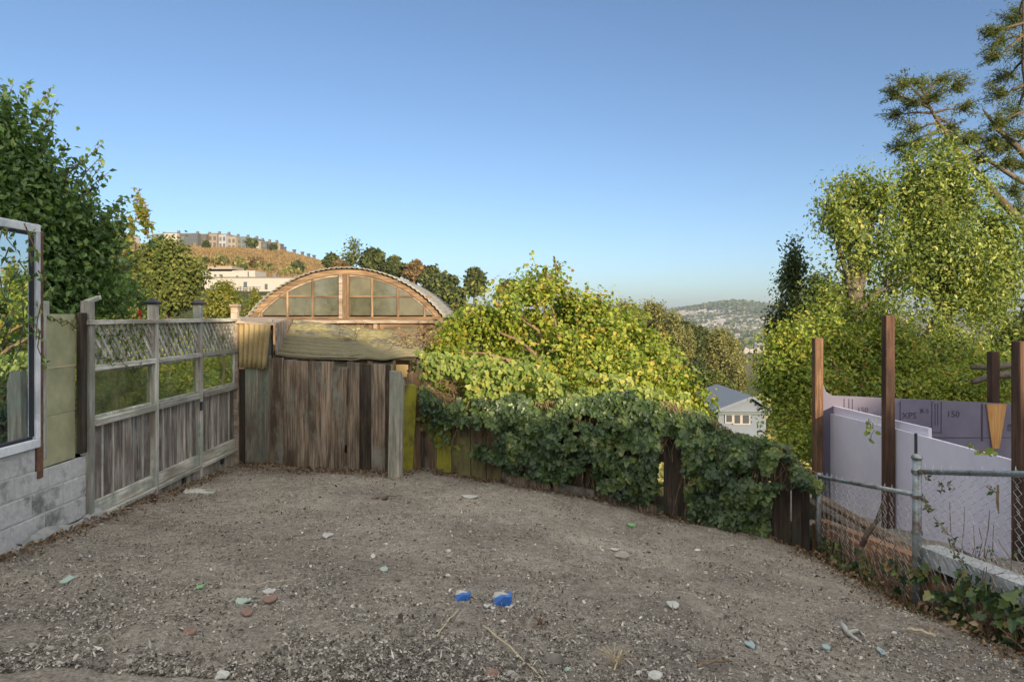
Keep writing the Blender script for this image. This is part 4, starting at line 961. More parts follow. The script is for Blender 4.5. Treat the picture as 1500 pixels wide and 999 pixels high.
# ================================================================== FAR HILLS: houses, trees
def hillD(px, py, d0=120, d1=330):
    D = np.arange(d0, d1, 1.0); q = 462 - terr((px - 750) / 1000 * D, D) / D * 1000
    k = np.nonzero(q <= py)[0]; return float(D[k[0]]) if len(k) else float(D[np.argmin(q)])
def ridgeD(px):
    D = np.arange(180, 330, 1.0); q = 462 - terr((px - 750) / 1000 * D, D) / D * 1000; return float(D[np.argmin(q)]), float(q.min())
def bldg(name, px0, px1, py, D, depth, label, wall, rz=0, floors=3, group=None, winc=3, roofmat='shingle', base=None, cat='house'):
    """flat roofed house; front spans px0..px1 at depth D, top at pixel py"""
    a, b = P(px0, py, D), P(px1, py, D); cx = (a.x + b.x) / 2; w = abs(b.x - a.x); zt = a.z
    zb = min(tz(cx, D), tz(a.x, D), tz(b.x, D)) - 2 if base is None else base
    t = thing(name, (cx, D, zb), label, cat, group)
    rot = Matrix.Translation((cx, D, 0)) @ Matrix.Rotation(R(rz), 4, 'Z')
    MB().box((-w / 2, 0, zb), (w / 2, depth, zt), 0, rot).build('wall', wall, t)
    mb = MB(); mb.box((-w / 2 - .08, -.08, zt - .25), (w / 2 + .08, depth + .08, zt + .06), 0, rot)
    mb.box((w * .2, depth * .3, zt + .1), (w * .2 + .9, depth * .3 + .9, zt + 1.2), 0, rot); mb.build('roof', M[roofmat], t)
    h = (zt - .5) - max(zb, zt - floors * 2.9)
    for i in range(winc):
        for f in range(floors):
            x0 = -w / 2 + w * (i + .22) / winc; x1 = -w / 2 + w * (i + .78) / winc; z0 = zt - .6 - (f + 1) * h / floors + .5; z1 = z0 + h / floors * .6
            MB().box((x0, -.10, z0), (x1, .05, z1), 0, rot).build('window', M['dark_glass'] if (i + f) % 3 else M['tan_pane'], t)
    return t
def wm(name, c): return rough_mat(name, tuple(x * .93 for x in c), c, 1.5, bs=0)
W = dict(white=wm('wall_white', (.36, .34, .31)), grey=wm('wall_grey', (.09, .10, .11)), tan=wm('wall_tan', (.24, .20, .16)), slate=wm('wall_slate', (.13, .16, .16)), pale=wm('wall_pale', (.30, .31, .33)), beige=wm('wall_beige', (.28, .24, .19)), char=wm('wall_charcoal', (.10, .10, .105)), bluish=wm('wall_bluish', (.17, .20, .24)))
HD = 285
row = [(150, 186, 343, 'white', 'white hilltop house half hidden by the vine leaves at the far left of the row', 3), (222, 237, 343, 'slate', 'narrow grey-green hilltop house left of the plain white one', 2), (239, 261, 341, 'white', 'plain bright white hilltop house left of the dark grey block', 0),
       (262, 291, 342, 'grey', 'wide dark grey hilltop house with few windows', 3), (292, 303, 343, 'char', 'charcoal hilltop house with bright windows right of the wide dark grey one', 1), (304, 319, 342, 'tan', 'tan hilltop house with stacked balconies', 2), (320, 332, 343, 'pale', 'pale white-blue hilltop house between the tan and beige ones', 2),
       (333, 346, 346, 'beige', 'beige hilltop house right of the pale one', 2), (347, 361, 347, 'slate', 'grey-green hilltop house above the round bush', 2), (362, 373, 349, 'grey', 'small dark hilltop house behind the round bush', 1), (374, 380, 352, 'white', 'smallest white hilltop house', 1),
       (381, 392, 354, 'grey', 'dark grey hilltop house second from the right end of the row', 1), (393, 402, 355, 'char', 'last dark hilltop house at the right end of the row', 1)]
for i, (a, b, y, w, lab, nw) in enumerate(row):
    bldg('hilltop_house', a, b - .6, y, HD + (i % 3) * 1.5, 9, lab, W[w], rz=-8, floors=3, group='row of houses on the hilltop', winc=nw)
# posts along the ridge
for i, (x, y) in enumerate(((404, 366), (409, 361), (417, 367), (431, 370), (443, 374), (452, 377), (460, 380))):
    DD, yr = ridgeD(x); p = P(x, yr - (9 if i == 1 else 5), DD); mb = MB().box((p.x - .45, DD - .45, tz(p.x, DD) - 1), (p.x + .45, DD + .45, p.z), .05); mb.box((p.x - .6, DD - .6, p.z), (p.x + .6, DD + .6, p.z + .4), .05)
    tag(mb.build('ridge_pillar', W['tan' if i == 1 else 'grey'], None), 'small pillar on the dry grass ridge right of the hilltop houses', 'pillar', 'pillars along the ridge')
# white building lower on the hill
t = bldg('white_building', 296, 432, 406, 175, 14, 'long white flat roofed building below the dry grass hill', W['white'], rz=0, floors=3, winc=0, cat='building')
for i, (a, b, y, y2) in enumerate(((304, 349, 396, 408), (349, 382, 398, 408), (312, 349, 391.5, 396.2))):
    p, q = P(a, y, 180), P(b, y2, 180); MB().box((p.x, 176, q.z - .5), (q.x, 184, p.z)).build('upper_storey', W['white' if i < 2 else 'beige'], t)
for i, (a, b, y, y2) in enumerate(((308, 313, 418, 423), (331, 336, 418, 424), (357, 362, 413, 421), (322, 326, 402, 405), (314, 317, 402, 405), (346, 349, 404, 407), (363, 364.5, 398, 407), (388, 392, 416, 424))):
    dd = 175 if y > 406 else 176; p, q = P(a, y, dd), P(b, y2, dd); MB().box((p.x, dd - .12, q.z), (q.x, dd + .2, p.z)).build('window', M['dark_glass'], t)
for (a, b, y) in ((303, 316, 424), (331, 348, 424), (352, 382, 421)):
    p = P(a, y, 173.5); q = P(b, y + 7, 173.5); f = MB().box((p.x, 173.5, q.z - .0), (q.x, 175, q.z + .15))
    for k in range(int((q.x - p.x) / .8)): f.box((p.x + k * .8, 173.5, q.z), (p.x + k * .8 + .15, 173.6, p.z + .1))
    f.box((p.x, 173.48, p.z), (q.x, 173.62, p.z + .12)); f.build('balcony', W['grey'], t)

def ftree(px, top, wpx, bot, D, leaf, label, name='tree', n=2500, seed=0, group=None, shape='clump', tall=1.0, size=None, cat='tree', bark='bark', airy=0, nb=9):
    """tree standing on the terrain at depth D; crown spans wpx pixels wide, from pixel row top to bot"""
    g = np.random.default_rng(seed + 100); p = P(px, top, D); q = P(px, bot, D); s = D / 1000
    w = wpx * s / 2; h = (p.z - q.z); zb = min(tz(p.x, D), q.z - h * .1); bl = [(p.x, D, q.z + h * .5, w * .7, w * .7, h * .38)]
    for i in range(nb):
        a = g.uniform(0, 2 * math.pi); u = g.uniform(.08, 1); rr = w * g.uniform(.26, .46); prof = math.sin(math.pi * (.18 + .70 * u)) * tall
        bl.append((p.x + math.cos(a) * max(w * prof - rr, 0), D + math.sin(a) * max(w * prof - rr, 0) * .8, q.z + rr * .6 + (h - rr * 1.3) * u, rr, rr, rr * .75))
    bl.append((p.x + w * g.uniform(-.2, .2), D, p.z - w * .3, w * .34, w * .34, w * .28))
    return tree(name, (p.x, D, zb), bl, n, size or s * 4.2, shape, M_[leaf] if isinstance(leaf, str) else leaf, M[bark], label, cat, group, r0=max(.05, w * .07), per=8, spread=w * (.10 + airy), seed=seed, twigs=12, lump=.35)
M_ = {}
G1 = 'trees on the ridge behind the greenhouse'
for i, a in enumerate([
    (486, 374, 26, 396, 118, L_DARK, 'small dark bushy tree at the left end of the ridge trees, beside the dry hill'),
    (519, 350, 34, 398, 118, L_PINE, 'tall thin airy tree with see-through crown above the greenhouse arch'),
    (498, 384, 26, 400, 112, L_BROWN, 'low brown shrubby tree right of the small dark bushy one on the ridge'),
    (546, 365, 42, 405, 112, L_DARK, 'umbrella shaped dark green tree above the right half of the greenhouse arch'),
    (577, 377, 34, 410, 110, L_DARK, 'pointed dark conifer right of the umbrella shaped tree on the ridge'),
    (609, 384, 36, 415, 108, L_BROWN, 'brownish round tree right of the pointed conifer on the ridge'),
    (634, 391, 40, 440, 106, L_DARK, 'dark green tree just right of the brownish round one on the ridge'),
    (655, 404, 56, 458, 100, L_DARK, 'broad dark green tree directly behind the greenhouse roof'),
    (697, 393, 36, 436, 110, L_DARK, 'lone dark tree standing apart left of the big leafy bush'),
    (746, 413, 40, 440, 110, L_DARK, 'low dark tree top just above the big leafy bush')]):
    airy = .16 if i == 1 else .02
    ftree(*a[:5], a[5], a[6], n=(700 if i == 1 else 3600), seed=i, group=G1, airy=airy, size=(.3 if i == 1 else .42))
mid = [ (860, 446, 60, 520, 95, L_EUC, 'brown-green tree peeking over the right shoulder of the big leafy bush'),
    (885, 442, 60, 540, 98, L_EUC, 'first broad olive brown tree on the forested slope beside the bush'),
    (916, 444, 84, 560, 92, L_EUC, 'broad olive brown tree on the slope, second from the bush'),
    (955, 441, 78, 560, 96, L_EUC, 'tallest olive brown tree on the slope, breaking the skyline'),
    (985, 456, 70, 570, 90, L_EUC, 'olive brown tree on the slope just right of the tallest one'),
    (1005, 470, 62, 540, 99, L_DARK, 'dark green tree between two olive brown ones on the slope'),
    (1028, 478, 50, 530, 104, L_DARK, 'dark green tree at the right edge of the upper slope'),
    (1052, 484, 80, 560, 100, L_EUC, 'rounded olive tree lowest on the right of the forested slope'),
    (1015, 525, 60, 585, 80, L_DARK, 'dark shadowy tree low on the slope below the rounded olive tree'),
    (955, 500, 80, 600, 70, L_EUC, 'wide olive tree low on the slope right behind the bush'),
    (1048, 545, 52, 590, 74, L_PINE, 'pale yellow-green tree above the blue house'),
    (1075, 530, 36, 580, 88, L_EUC, 'narrow olive tree left of the big right-hand trees'),
    (900, 480, 70, 580, 72, L_EUC, 'broad olive tree hidden partly by the big leafy bush')]
for i, a in enumerate(mid):
    ftree(*a[:5], a[5], a[6], n=14000, seed=30 + i, group='trees on the slope right of the bush', size=.20, nb=16)
# left middle: pine and shrubs beyond the lattice fence
ftree(244, 352, 130, 475, 34, L_PINE, 'broad yellow-green cypress beyond the lattice fence', n=15000, seed=61, size=.125, nb=18, name='cypress')
ftree(185, 385, 110, 490, 26, L_PINE, 'bushy green cypress behind the vine and the lattice fence', n=11000, seed=62, size=.10, nb=14, name='cypress')
ftree(330, 412, 74, 480, 22, L_YOUNG, 'leafy shrub below the white building, left of the greenhouse', n=4200, seed=63, size=.10, nb=14, name='shrub', cat='shrub', shape='oval')
ftree(372, 425, 34, 480, 24, L_YOUNG, 'small leafy shrub touching the left end of the greenhouse arch', n=1500, seed=64, size=.10, nb=8, name='shrub', cat='shrub', shape='oval')
for i, (x, y, w, b, D, lf, lab) in enumerate(((369, 350, 22, 364, 262, L_DARK, 'round dark bush in front of the hilltop houses'), (400, 358, 14, 368, 262, L_DARK, 'smaller dark bush right of the round one on the hilltop'), (302, 353, 10, 366, 262, L_DARK, 'small dark bush before the charcoal hilltop house'),
        (350, 378, 26, 392, 230, L_EUC, 'olive bush high on the dry grass hill'), (436, 382, 20, 400, 215, L_DARK, 'dark bush low on the right part of the dry grass hill'), (322, 372, 24, 388, 235, L_EUC, 'olive bush on the dry hill left above the white building'), (377, 378, 30, 392, 225, L_BROWN, 'brownish scrub patch in the middle of the dry grass hill'))):
    D = hillD(x, b - 1) - 1.5
    ftree(x, y, w, b, D, lf, lab, n=900, seed=80 + i, group='bushes on the dry hill', name='bush', cat='bush', size=.65, nb=6)
rr = random.Random(77)
for i in range(16):
    x = rr.uniform(262, 470); yt = float(np.interp(x, [262, 400, 470], [374, 378, 392])) + rr.uniform(2, 14); w = rr.uniform(8, 20); D_ = hillD(x, yt + w * .5) - 1.5
    ftree(x, yt, w, yt + w * .6, D_, L_EUC if i % 2 else L_DARK, 'low scrub bush scattered on the dry grass hill', n=260, seed=120 + i, group='scrub scattered on the dry hill', name='scrub_bush', cat='bush', size=.6, nb=4)
# sunlit shrubs seen through the fence panes
bl = [pb(*q) for q in ((150, 560, 26, 2.2, 1.6, 1.3), (230, 540, 26, 2.2, 1.6, 1.2), (300, 535, 26.5, 1.8, 1.6, 1.1), (90, 570, 25.5, 1.8, 1.6, 1.3), (190, 600, 25.5, 2.5, 1.6, 1.3), (280, 580, 25.5, 2.2, 1.6, 1.3), (340, 560, 26, 1.5, 1.5, 1.2))]
tree('shrub', (P(200, 0, 26).x, 26, tz(-14, 26)), bl, 26000, .17, 'oval', L_BUSH, M['stem'], 'bright yellow-green shrub seen through the glass panes of the lattice fence', 'shrub', r0=.05, per=10, spread=.1, seed=66, twigs=20)
# dry grass tufts on the hill
g = np.random.default_rng(3); N = 26000; px = g.uniform(255, 478, N); D = g.uniform(190, 292, N); X = (px - 750) / 1000 * D; Hh = terr(X, D); py = 462 - Hh / D * 1000
k = (Hh > 9); X, D, Hh = X[k], D[k], Hh[k]; N = len(X)
o = leaves('dry_grass', np.stack([X, D, EYE + Hh], 1), np.stack([g.normal(size=N) * .5, -np.ones(N), g.normal(size=N) * .3], 1), g.uniform(.3, .9, N), 'needle', leafmat('dry_grass_blade', [(0, (.08, .07, .03)), (.5, (.20, .135, .062)), (1, (.30, .22, .115))], .1, .9, .1), None, None, tdir=np.array([0, 0, 3.]), origin=(0, 200, 10)); tag(o, kind='stuff')

# far town: pale boxes with pitched roofs in rows
FH = []
protos = []
for k, c in enumerate(((.30, .285, .26), (.22, .20, .17), (.24, .26, .29), (.36, .34, .32))):
    mw = wm('town_wall', c); mb = MB(); mb.box((-5, -7, -3), (5, 7, 7)); mb.prism([(-5.3, -7.3, 7), (5.3, -7.3, 7), (0, -7.3, 9.3)], (0, 14.6, 0), r=.9)
    me = mb.build('town_house', mw, None, (0, 0, 0)); me.data.materials.append(M['shingle'])
    for p_ in list(me.data.polygons)[-5:]: p_.material_index = 1 if k % 2 else 0
    protos.append(me)
rr = random.Random(9); cnt = 0; first = set()
for s in range(60):
    u = s % 30; D0 = 900 + (s * 61) % 1780
    x0 = rr.uniform(995, 1150)
    ang = rr.choice((18, 22, 15, -8)); n = rr.randint(5, 12)
    for i in range(n):
        if cnt >= 296: break
        D = D0 + i * 14 * math.sin(R(ang)) * 3.2; X0 = (x0 - 750) / 1000 * D0 + i * 13.5
        px = 750 + X0 / D * 1000
        if not (985 < px < 1165) or D > 2700: continue
        if (X0 - 930) ** 2 / 210 ** 2 + (D - 2850) ** 2 / 330 ** 2 < 1: continue
        k = rr.randrange(4)
        if k in first: o = protos[k].copy(); C.objects.link(o)
        else: o = protos[k]; first.add(k)
        o.name = 'town_house'
        o.location = (X0, D, tz(X0, D)); o.rotation_euler = (0, 0, R(rr.choice((0, 90, ang)) + rr.uniform(-4, 4))); o.scale = (1, 1, rr.uniform(.7, 1.1)); cnt += 1
        tag(o, 'tiny pale house among the rows on the distant hillside', 'house', 'houses on the distant hillside')
# the mass of town behind the nearest rows, and trees among them
g = np.random.default_rng(12)
mb = MB()
for s in range(90):
    D0 = g.uniform(1200, 2650); x0 = g.uniform(975, 1180)
    n = g.integers(6, 16); ang = 20
    for i in range(n):
        D = D0 + i * 9; X0 = (x0 - 750) / 1000 * D0 + i * 12.5
        if (X0 - 930) ** 2 / 210 ** 2 + (D - 2850) ** 2 / 330 ** 2 < 1 or D > 2700: continue
        z = tz(X0, D); mb.box((X0 - 5, D - 6, z - 2), (X0 + 5, D + 6, z + g.uniform(6, 9)))
o = mb.build('distant_town', wm('town_mass', (.24, .235, .23)), None, (0, 0, 0)); tag(o, kind='stuff')
def wood_mass(name, N, fx, leafm, size, seed):
    g = np.random.default_rng(seed); X, D = fx(g, N); H_ = terr(X, D); N = len(X)
    c = np.stack([X, D, EYE + H_ + g.uniform(0, 1, N) * (size * 1.1 if size > 2 else np.clip(D * .02, .1, 1.2))], 1)
    o = leaves(name, c, np.stack([g.normal(size=N), -1.2 * np.ones(N), g.normal(size=N) + .6], 1), g.uniform(.6, 1.4, N) * (size if size > 2 else np.clip(D * .011, .12, size)), 'clump', leafm, None, origin=(0, 1500, 0)); tag(o, kind='stuff')
def hump(g, N):
    a = g.uniform(0, 2 * math.pi, N); r = np.sqrt(g.random(N)); return 930 + 230 * r * np.cos(a), 2850 + 330 * r * np.sin(a)
wood_mass('distant_wood', 9000, hump, L_DARK, 10, 5)
def scat(g, N):
    D = g.uniform(900, 2700, N); px = g.uniform(960, 1200, N); X = (px - 750) / 1000 * D; k = (vnoise(X / 90, D / 130, 4) > .50) | (g.random(N) < .12); return X[k], D[k]
wood_mass('distant_town_trees', 13000, scat, L_DARK, 7.5, 6)
def band(g, N):
    D = g.uniform(2650, 2800, N); px = g.uniform(930, 1200, N); X = (px - 750) / 1000 * D; return X, D
wood_mass('skyline_trees', 1500, band, L_DARK, 9, 8)
def slope(g, N):
    D = g.uniform(14, 120, N); X = g.uniform(-.5, 1.0, N) * D; k = np.ones(N, bool); return X[k], D[k]
wood_mass('slope_undergrowth', 42000, slope, L_EUC, 1.1, 9)

# blue-white gabled house down the slope and a second roof
D = 62; t = thing('gabled_house', (P(1085, 600, D).x, D, P(0, 640, D).z), 'blue-white gabled house down the slope between the trees', 'house')
a, b = P(1052, 602, D), P(1122, 602, D); zb = P(0, 650, D).z; apex = P(1100, 583, D)
MB().prism([(a.x, D, zb), (b.x, D, zb), (b.x, D, a.z), (apex.x, D, apex.z - .1), (a.x, D, a.z)], (0, 10, 0)).build('wall', W['bluish'], t)
MB().prism([(a.x - .5, D - .5, a.z - .1), (apex.x, D - .5, apex.z), (b.x + .6, D - .5, b.z - .1), (b.x + .6, D - .5, b.z + .1), (apex.x, D - .5, apex.z + .25), (a.x - .5, D - .5, a.z + .1)], (0, 11, 0)).build('roof', W['bluish'], t)
MB().box((a.x - .1, D - .35, a.z - .28), (b.x + .2, D + .0, a.z - .08)).build('porch_roof', W['slate'], t)
for (x0, x1, y0, y1) in ((1064, 1072, 608, 618), (1076, 1084, 608, 620), (1088, 1097, 608, 620)):
    p, q = P(x0, y0, D - .1), P(x1, y1, D - .1); f = MB().box((p.x - .12, D - .12, q.z - .12), (q.x + .12, D + .05, p.z + .12)).build('window', W['white'], t)
    MB().box((p.x, D - .15, q.z), (q.x, D - .11, p.z)).build('pane', M['dark_glass'], f)
t = thing('far_house', (P(1066, 572, 95).x, 95, P(0, 590, 95).z), 'pale low roofed house above and left of the blue-white gabled house', 'house')
a, b = P(1056, 577, 95), P(1078, 577, 95)
MB().box((a.x, 95, P(0, 600, 95).z), (b.x, 101, a.z)).build('wall', W['white'], t)
MB().prism([(a.x - .3, 94.7, a.z), (b.x + .3, 94.7, a.z), ((a.x + b.x) / 2, 94.7, a.z + .9)], (0, 7, 0)).build('roof', W['pale'], t)
p = P(1075, 547, 90); tag(MB().tube([(p.x, 90, tz(p.x, 90)), (p.x, 90, p.z)], .14, 6).build('utility_pole', W['beige'], None), 'thin pale utility pole above the pale low roofed house', 'pole')

# ================================================================== NEAR VEGETATION
# big leafy bush behind the back fence
bl = [pb(*a) for a in ((672, 515, 8.9, .42, .4, .42), (715, 478, 9.3, .5, .5, .42), (760, 458, 9.6, .5, .45, .35), (800, 440, 9.8, .42, .4, .36), (845, 470, 9.7, .48, .45, .36), (890, 495, 9.5, .48, .45, .34), (930, 520, 9.4, .45, .4, .32),
      (780, 520, 9.1, .62, .5, .5), (860, 545, 9.1, .6, .5, .42), (700, 560, 8.6, .45, .35, .35), (760, 585, 8.4, .5, .35, .3), (830, 590, 8.4, .5, .35, .3), (905, 570, 8.7, .5, .4, .35), (965, 560, 9.0, .42, .4, .32), (992, 588, 8.9, .34, .4, .26), (1015, 612, 8.8, .20, .3, .18), (645, 545, 8.5, .22, .25, .3), (945, 600, 8.4, .4, .3, .25))]
tree('leafy_bush', (P(800, 0, 9.3).x, 9.3, tz(.5, 9.3)), bl, 105000, .050, 'round', L_BUSH, M['stem'], 'large sunlit yellow-green bush filling the view behind the ivy fence', 'bush', r0=.07, per=10, spread=.075, seed=3, twigs=90, cw=.7, lump=.6, gap=.42, gf=3.1, szvar=.5, tdir=np.array([0, 0, -.3]))
# upright shoots on top of the bush: part of one thing each
g = np.random.default_rng(8); rr = random.Random(8)
def shoots(name, label, spots, leafm, seed, n_leaf=14, size=.05, shape='round', cat='shoots', D0=None, length=(.2, .45), stemm='stem', group=None, lean=(0, 0, 1)):
    g = np.random.default_rng(seed); rr = random.Random(seed); mb = MB(); cs = []; ns = []
    root = Vector(spots[0]); t = thing(name, root, label, cat, group)
    for sp in spots:
        p = Vector(sp); L = rr.uniform(*length); q = p + (Vector(lean) + Vector((rr.uniform(-.35, .35), rr.uniform(-.3, .3), 0))).normalized() * L; m = p.lerp(q, .5) + Vector((rr.uniform(-.03, .03), 0, 0))
        mb.tube([p, m, q], [.005, .004, .002], 4)
        for k in range(n_leaf):
            u = rr.uniform(.1, 1); c = (p.lerp(m, u * 2) if u < .5 else m.lerp(q, u * 2 - 1)); d = Vector((rr.gauss(0, 1), rr.gauss(0, 1), rr.gauss(.3, .6))).normalized(); cs.append(c + d * size * .3); ns.append(d)
    mb.build('stem', M[stemm], t)
    leaves('foliage', np.array(cs), np.array(ns) * .8 + g.normal(size=(len(cs), 3)) * .5, size * g.uniform(.7, 1.2, len(cs)), shape, leafm, t, g=g)
    return t
sp = [P(x + rr.uniform(-9, 9), y + rr.uniform(0, 12), 9.6 + rr.uniform(-.3, .3)) for x, y in ((800, 412), (795, 420), (803, 405), (812, 418), (820, 425), (835, 438), (850, 440), (866, 448), (880, 455), (770, 430), (750, 438), (730, 440), (705, 452), (690, 458), (785, 425), (810, 410), (845, 436), (900, 470), (918, 480), (940, 500), (980, 530), (1010, 560), (665, 475), (650, 500), (790, 408), (806, 402))]
shoots('upright_shoots', 'wispy leafy shoots sticking up from the top of the big yellow-green bush', sp, L_BUSH, 5, 20, .052)

# ivy over the low fence
g = np.random.default_rng(20); rr = random.Random(20)
top = np.array([(618, 560), (640, 575), (700, 585), (760, 590), (850, 585), (940, 588), (980, 588), (1040, 612), (1100, 642), (1150, 656), (1200, 700)], float)
bot = np.array([(618, 610), (650, 640), (690, 668), (735, 680), (745, 690), (800, 702), (860, 708), (930, 738), (950, 742), (962, 700), (975, 650), (1000, 660), (1012, 775), (1060, 792), (1120, 797), (1130, 720), (1160, 705), (1200, 715)], float)
N = 23000; px = g.uniform(618, 1200, N); ta = np.interp(px, top[:, 0], top[:, 1]); ba = np.interp(px, bot[:, 0], bot[:, 1])
u = g.random(N) ** 1.0; ta = ta + 34 * (vnoise(px / 38, px * 0, 51) - .45); py = ta + (ba - ta) * u
lumpy = .15 * (vnoise(px / 30, py / 24, 3) - .1) + .07 * vnoise(px / 11, py / 9, 6)
Df = np.interp(px, [636, 750, 850, 960, 1080, 1187, 1210], [7.88, 7.46, 7.17, 6.87, 6.56, 6.28, 6.2])
off = (lumpy + .02) * (.4 + 1.2 * np.sin(np.clip(u, 0, 1) * 2.6)) * g.uniform(.55, 1.15, N)
keep = .6 * vnoise(px / 24, py / 18, 8) + .4 * vnoise(px / 9, py / 8, 18) > (.31 + .02 * np.clip((u - .45) * 2, 0, 1) + .15 * (px > 1125) + .22 * np.clip((748 - px) / 70, 0, 1) + .25 * ((px > 962) & (px < 1005) & (u > .4)))
px, py, Df, off, u = px[keep], py[keep], Df[keep], off[keep], u[keep]; N = len(px)
Dv = Df - .04 - off; cs = np.stack([(px - 750) / 1000 * Dv, Dv, EYE - (py - 462) / 1000 * Dv], 1)
nr_ = np.stack([g.normal(size=N) * .45 - .15, -1.0 + g.normal(size=N) * .35, .55 - .2 * u + g.normal(size=N) * .4], 1)
# crest leaves lying over the top of the fence, in depth
Nc = 6500; px2 = 1200 - (1200 - 690) * g.random(Nc) ** .9; t2 = np.interp(px2, top[:, 0], top[:, 1]) + 34 * (vnoise(px2 / 38, px2 * 0, 51) - .45); D2 = np.interp(px2, [636, 750, 850, 960, 1080, 1187, 1210], [7.88, 7.46, 7.17, 6.87, 6.56, 6.28, 6.2]) + g.uniform(-.12, .55, Nc) * np.where(px2 > 960, .75, 1)
z2 = EYE - (t2 - 462) / 1000 * D2 + g.uniform(-.10, .035, Nc) + .07 * vnoise(px2 / 18, D2 * 5, 2) - .06
c2 = np.stack([(px2 - 750) / 1000 * D2, D2, z2], 1); n2 = np.stack([g.normal(size=Nc) * .5, -.5 + g.normal(size=Nc) * .5, .9 + g.normal(size=Nc) * .3], 1)
t = thing('ivy', (1.0, 6.9, zd(1.95)), 'dense dark green ivy spilling over the low wooden fence', 'ivy')
A = np.concatenate([cs, c2]); B_ = np.concatenate([nr_, n2]); rnd = np.clip(.5 * g.random(len(A)) + .6 * vnoise(A[:, 0] * 9, A[:, 2] * 9, 44) - .05, 0, 1)
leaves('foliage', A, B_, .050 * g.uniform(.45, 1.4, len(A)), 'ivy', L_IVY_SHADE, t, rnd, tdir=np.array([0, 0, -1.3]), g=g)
mb = MB()
for i in range(260):
    x = rr.uniform(625, 1190); ya = float(np.interp(x, top[:, 0], top[:, 1])); yb = float(np.interp(x, bot[:, 0], bot[:, 1])) + rr.uniform(-10, 12); Dd = float(np.interp(x, [636, 960, 1187], [7.88, 6.87, 6.28])) - .03
    pts = []; xx = x
    for k in range(6): pts.append(P(xx, ya + (yb - ya) * k / 5, Dd - rr.uniform(0, .07))); xx += rr.uniform(-9, 9)
    mb.tube(pts, [rr.uniform(.002, .006)] * 6, 4)
mb.build('stem', M['stem'], t)
# ivy on the left part, sunlight put into a lighter leaf colour
g = np.random.default_rng(21); N = 7000; px = g.uniform(612, 1010, N); py = g.uniform(0, 1, N); ya = np.interp(px, [612, 660, 760, 900, 1010], [515, 520, 530, 550, 580]); yb = np.interp(px, [612, 640, 700, 900, 1010], [612, 652, 668, 650, 630]); py = ya + (yb - ya) * py
Dv = np.interp(px, [612, 636, 750, 900, 1010], [8.1, 8.0, 7.72, 7.42, 7.2]) - .05 + g.uniform(-.12, .14, N); k = vnoise(px / 26, py / 20, 15) > .36; px, py, Dv = px[k], py[k], Dv[k]; N = len(px)
cs = np.stack([(px - 750) / 1000 * Dv, Dv, EYE - (py - 462) / 1000 * Dv], 1)
t = thing('sunlit_ivy', (-.2, 7.7, zd(1.2)), 'ivy with sunlight put into its bright yellow-green leaves just right of the dark board fence', 'ivy')
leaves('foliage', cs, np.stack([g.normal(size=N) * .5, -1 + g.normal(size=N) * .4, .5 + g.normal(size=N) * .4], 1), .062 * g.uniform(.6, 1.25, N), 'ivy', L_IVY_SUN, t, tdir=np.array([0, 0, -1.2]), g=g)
mb = MB()
for i in range(80):
    p = P(rr.uniform(608, 660), rr.uniform(535, 620), 8.0); pts = [p]
    for k in range(4): pts.append(pts[-1] + Vector((rr.uniform(-.09, .11), rr.uniform(-.06, .06), rr.uniform(-.10, .06))))
    mb.tube(pts, [.005, .005, .004, .003, .002], 4)
mb.build('stem', M['stem'], t)

# big vine on the left
bl = [pb(*a) for a in ((-60, 270, 5.3, .6, .45, .7), (10, 215, 5.4, .32, .3, .36), (45, 225, 5.4, .20, .3, .28), (-20, 165, 5.4, .32, .3, .22), (40, 290, 5.4, .36, .35, .45), (90, 300, 5.6, .28, .3, .40), (70, 380, 5.6, .38, .35, .42), (115, 330, 5.8, .26, .3, .36), (130, 400, 5.9, .28, .3, .32), (100, 430, 5.7, .24, .3, .20), (160, 350, 6.0, .16, .2, .26), (165, 430, 6.3, .26, .3, .22), (30, 410, 5.6, .34, .25, .25), (-60, 420, 5.2, .4, .25, .3))]
bl = [(x - .12 if x < -3.6 else x - .05, y, z, a, b, c) for x, y, z, a, b, c in bl]
tree('climbing_vine', (-4.1, 5.5, zd(1.7)), bl, 38000, .054, 'oval', L_VINE, M['stem'], 'tall dark glossy climbing vine towering behind the window on the left', 'vine', r0=.05, per=8, spread=.07, seed=14, twigs=80, lump=.5, tdir=np.array([0, 0, -.7]))
sp = [P(x + rr.uniform(-8, 8), y + 32 + rr.uniform(0, 14), D_) for x, y, D_ in ((22, 150, 5.4), (35, 150, 5.4), (50, 175, 5.4), (68, 190, 5.4), (60, 220, 5.5), (85, 235, 5.5), (100, 250, 5.5), (115, 260, 5.6), (135, 270, 5.7), (148, 285, 5.8), (128, 250, 5.6), (160, 310, 5.9), (95, 215, 5.5), (10, 125, 5.4), (140, 300, 5.8), (165, 330, 6.0), (150, 345, 6), (175, 360, 6.1), (45, 140, 5.4), (110, 240, 5.5))]
shoots('vine_tips', 'loose leafy tips of the tall vine reaching into the sky', sp, L_VINE, 15, 22, .062, 'oval', length=(.22, .42), lean=(.45, 0, .8))
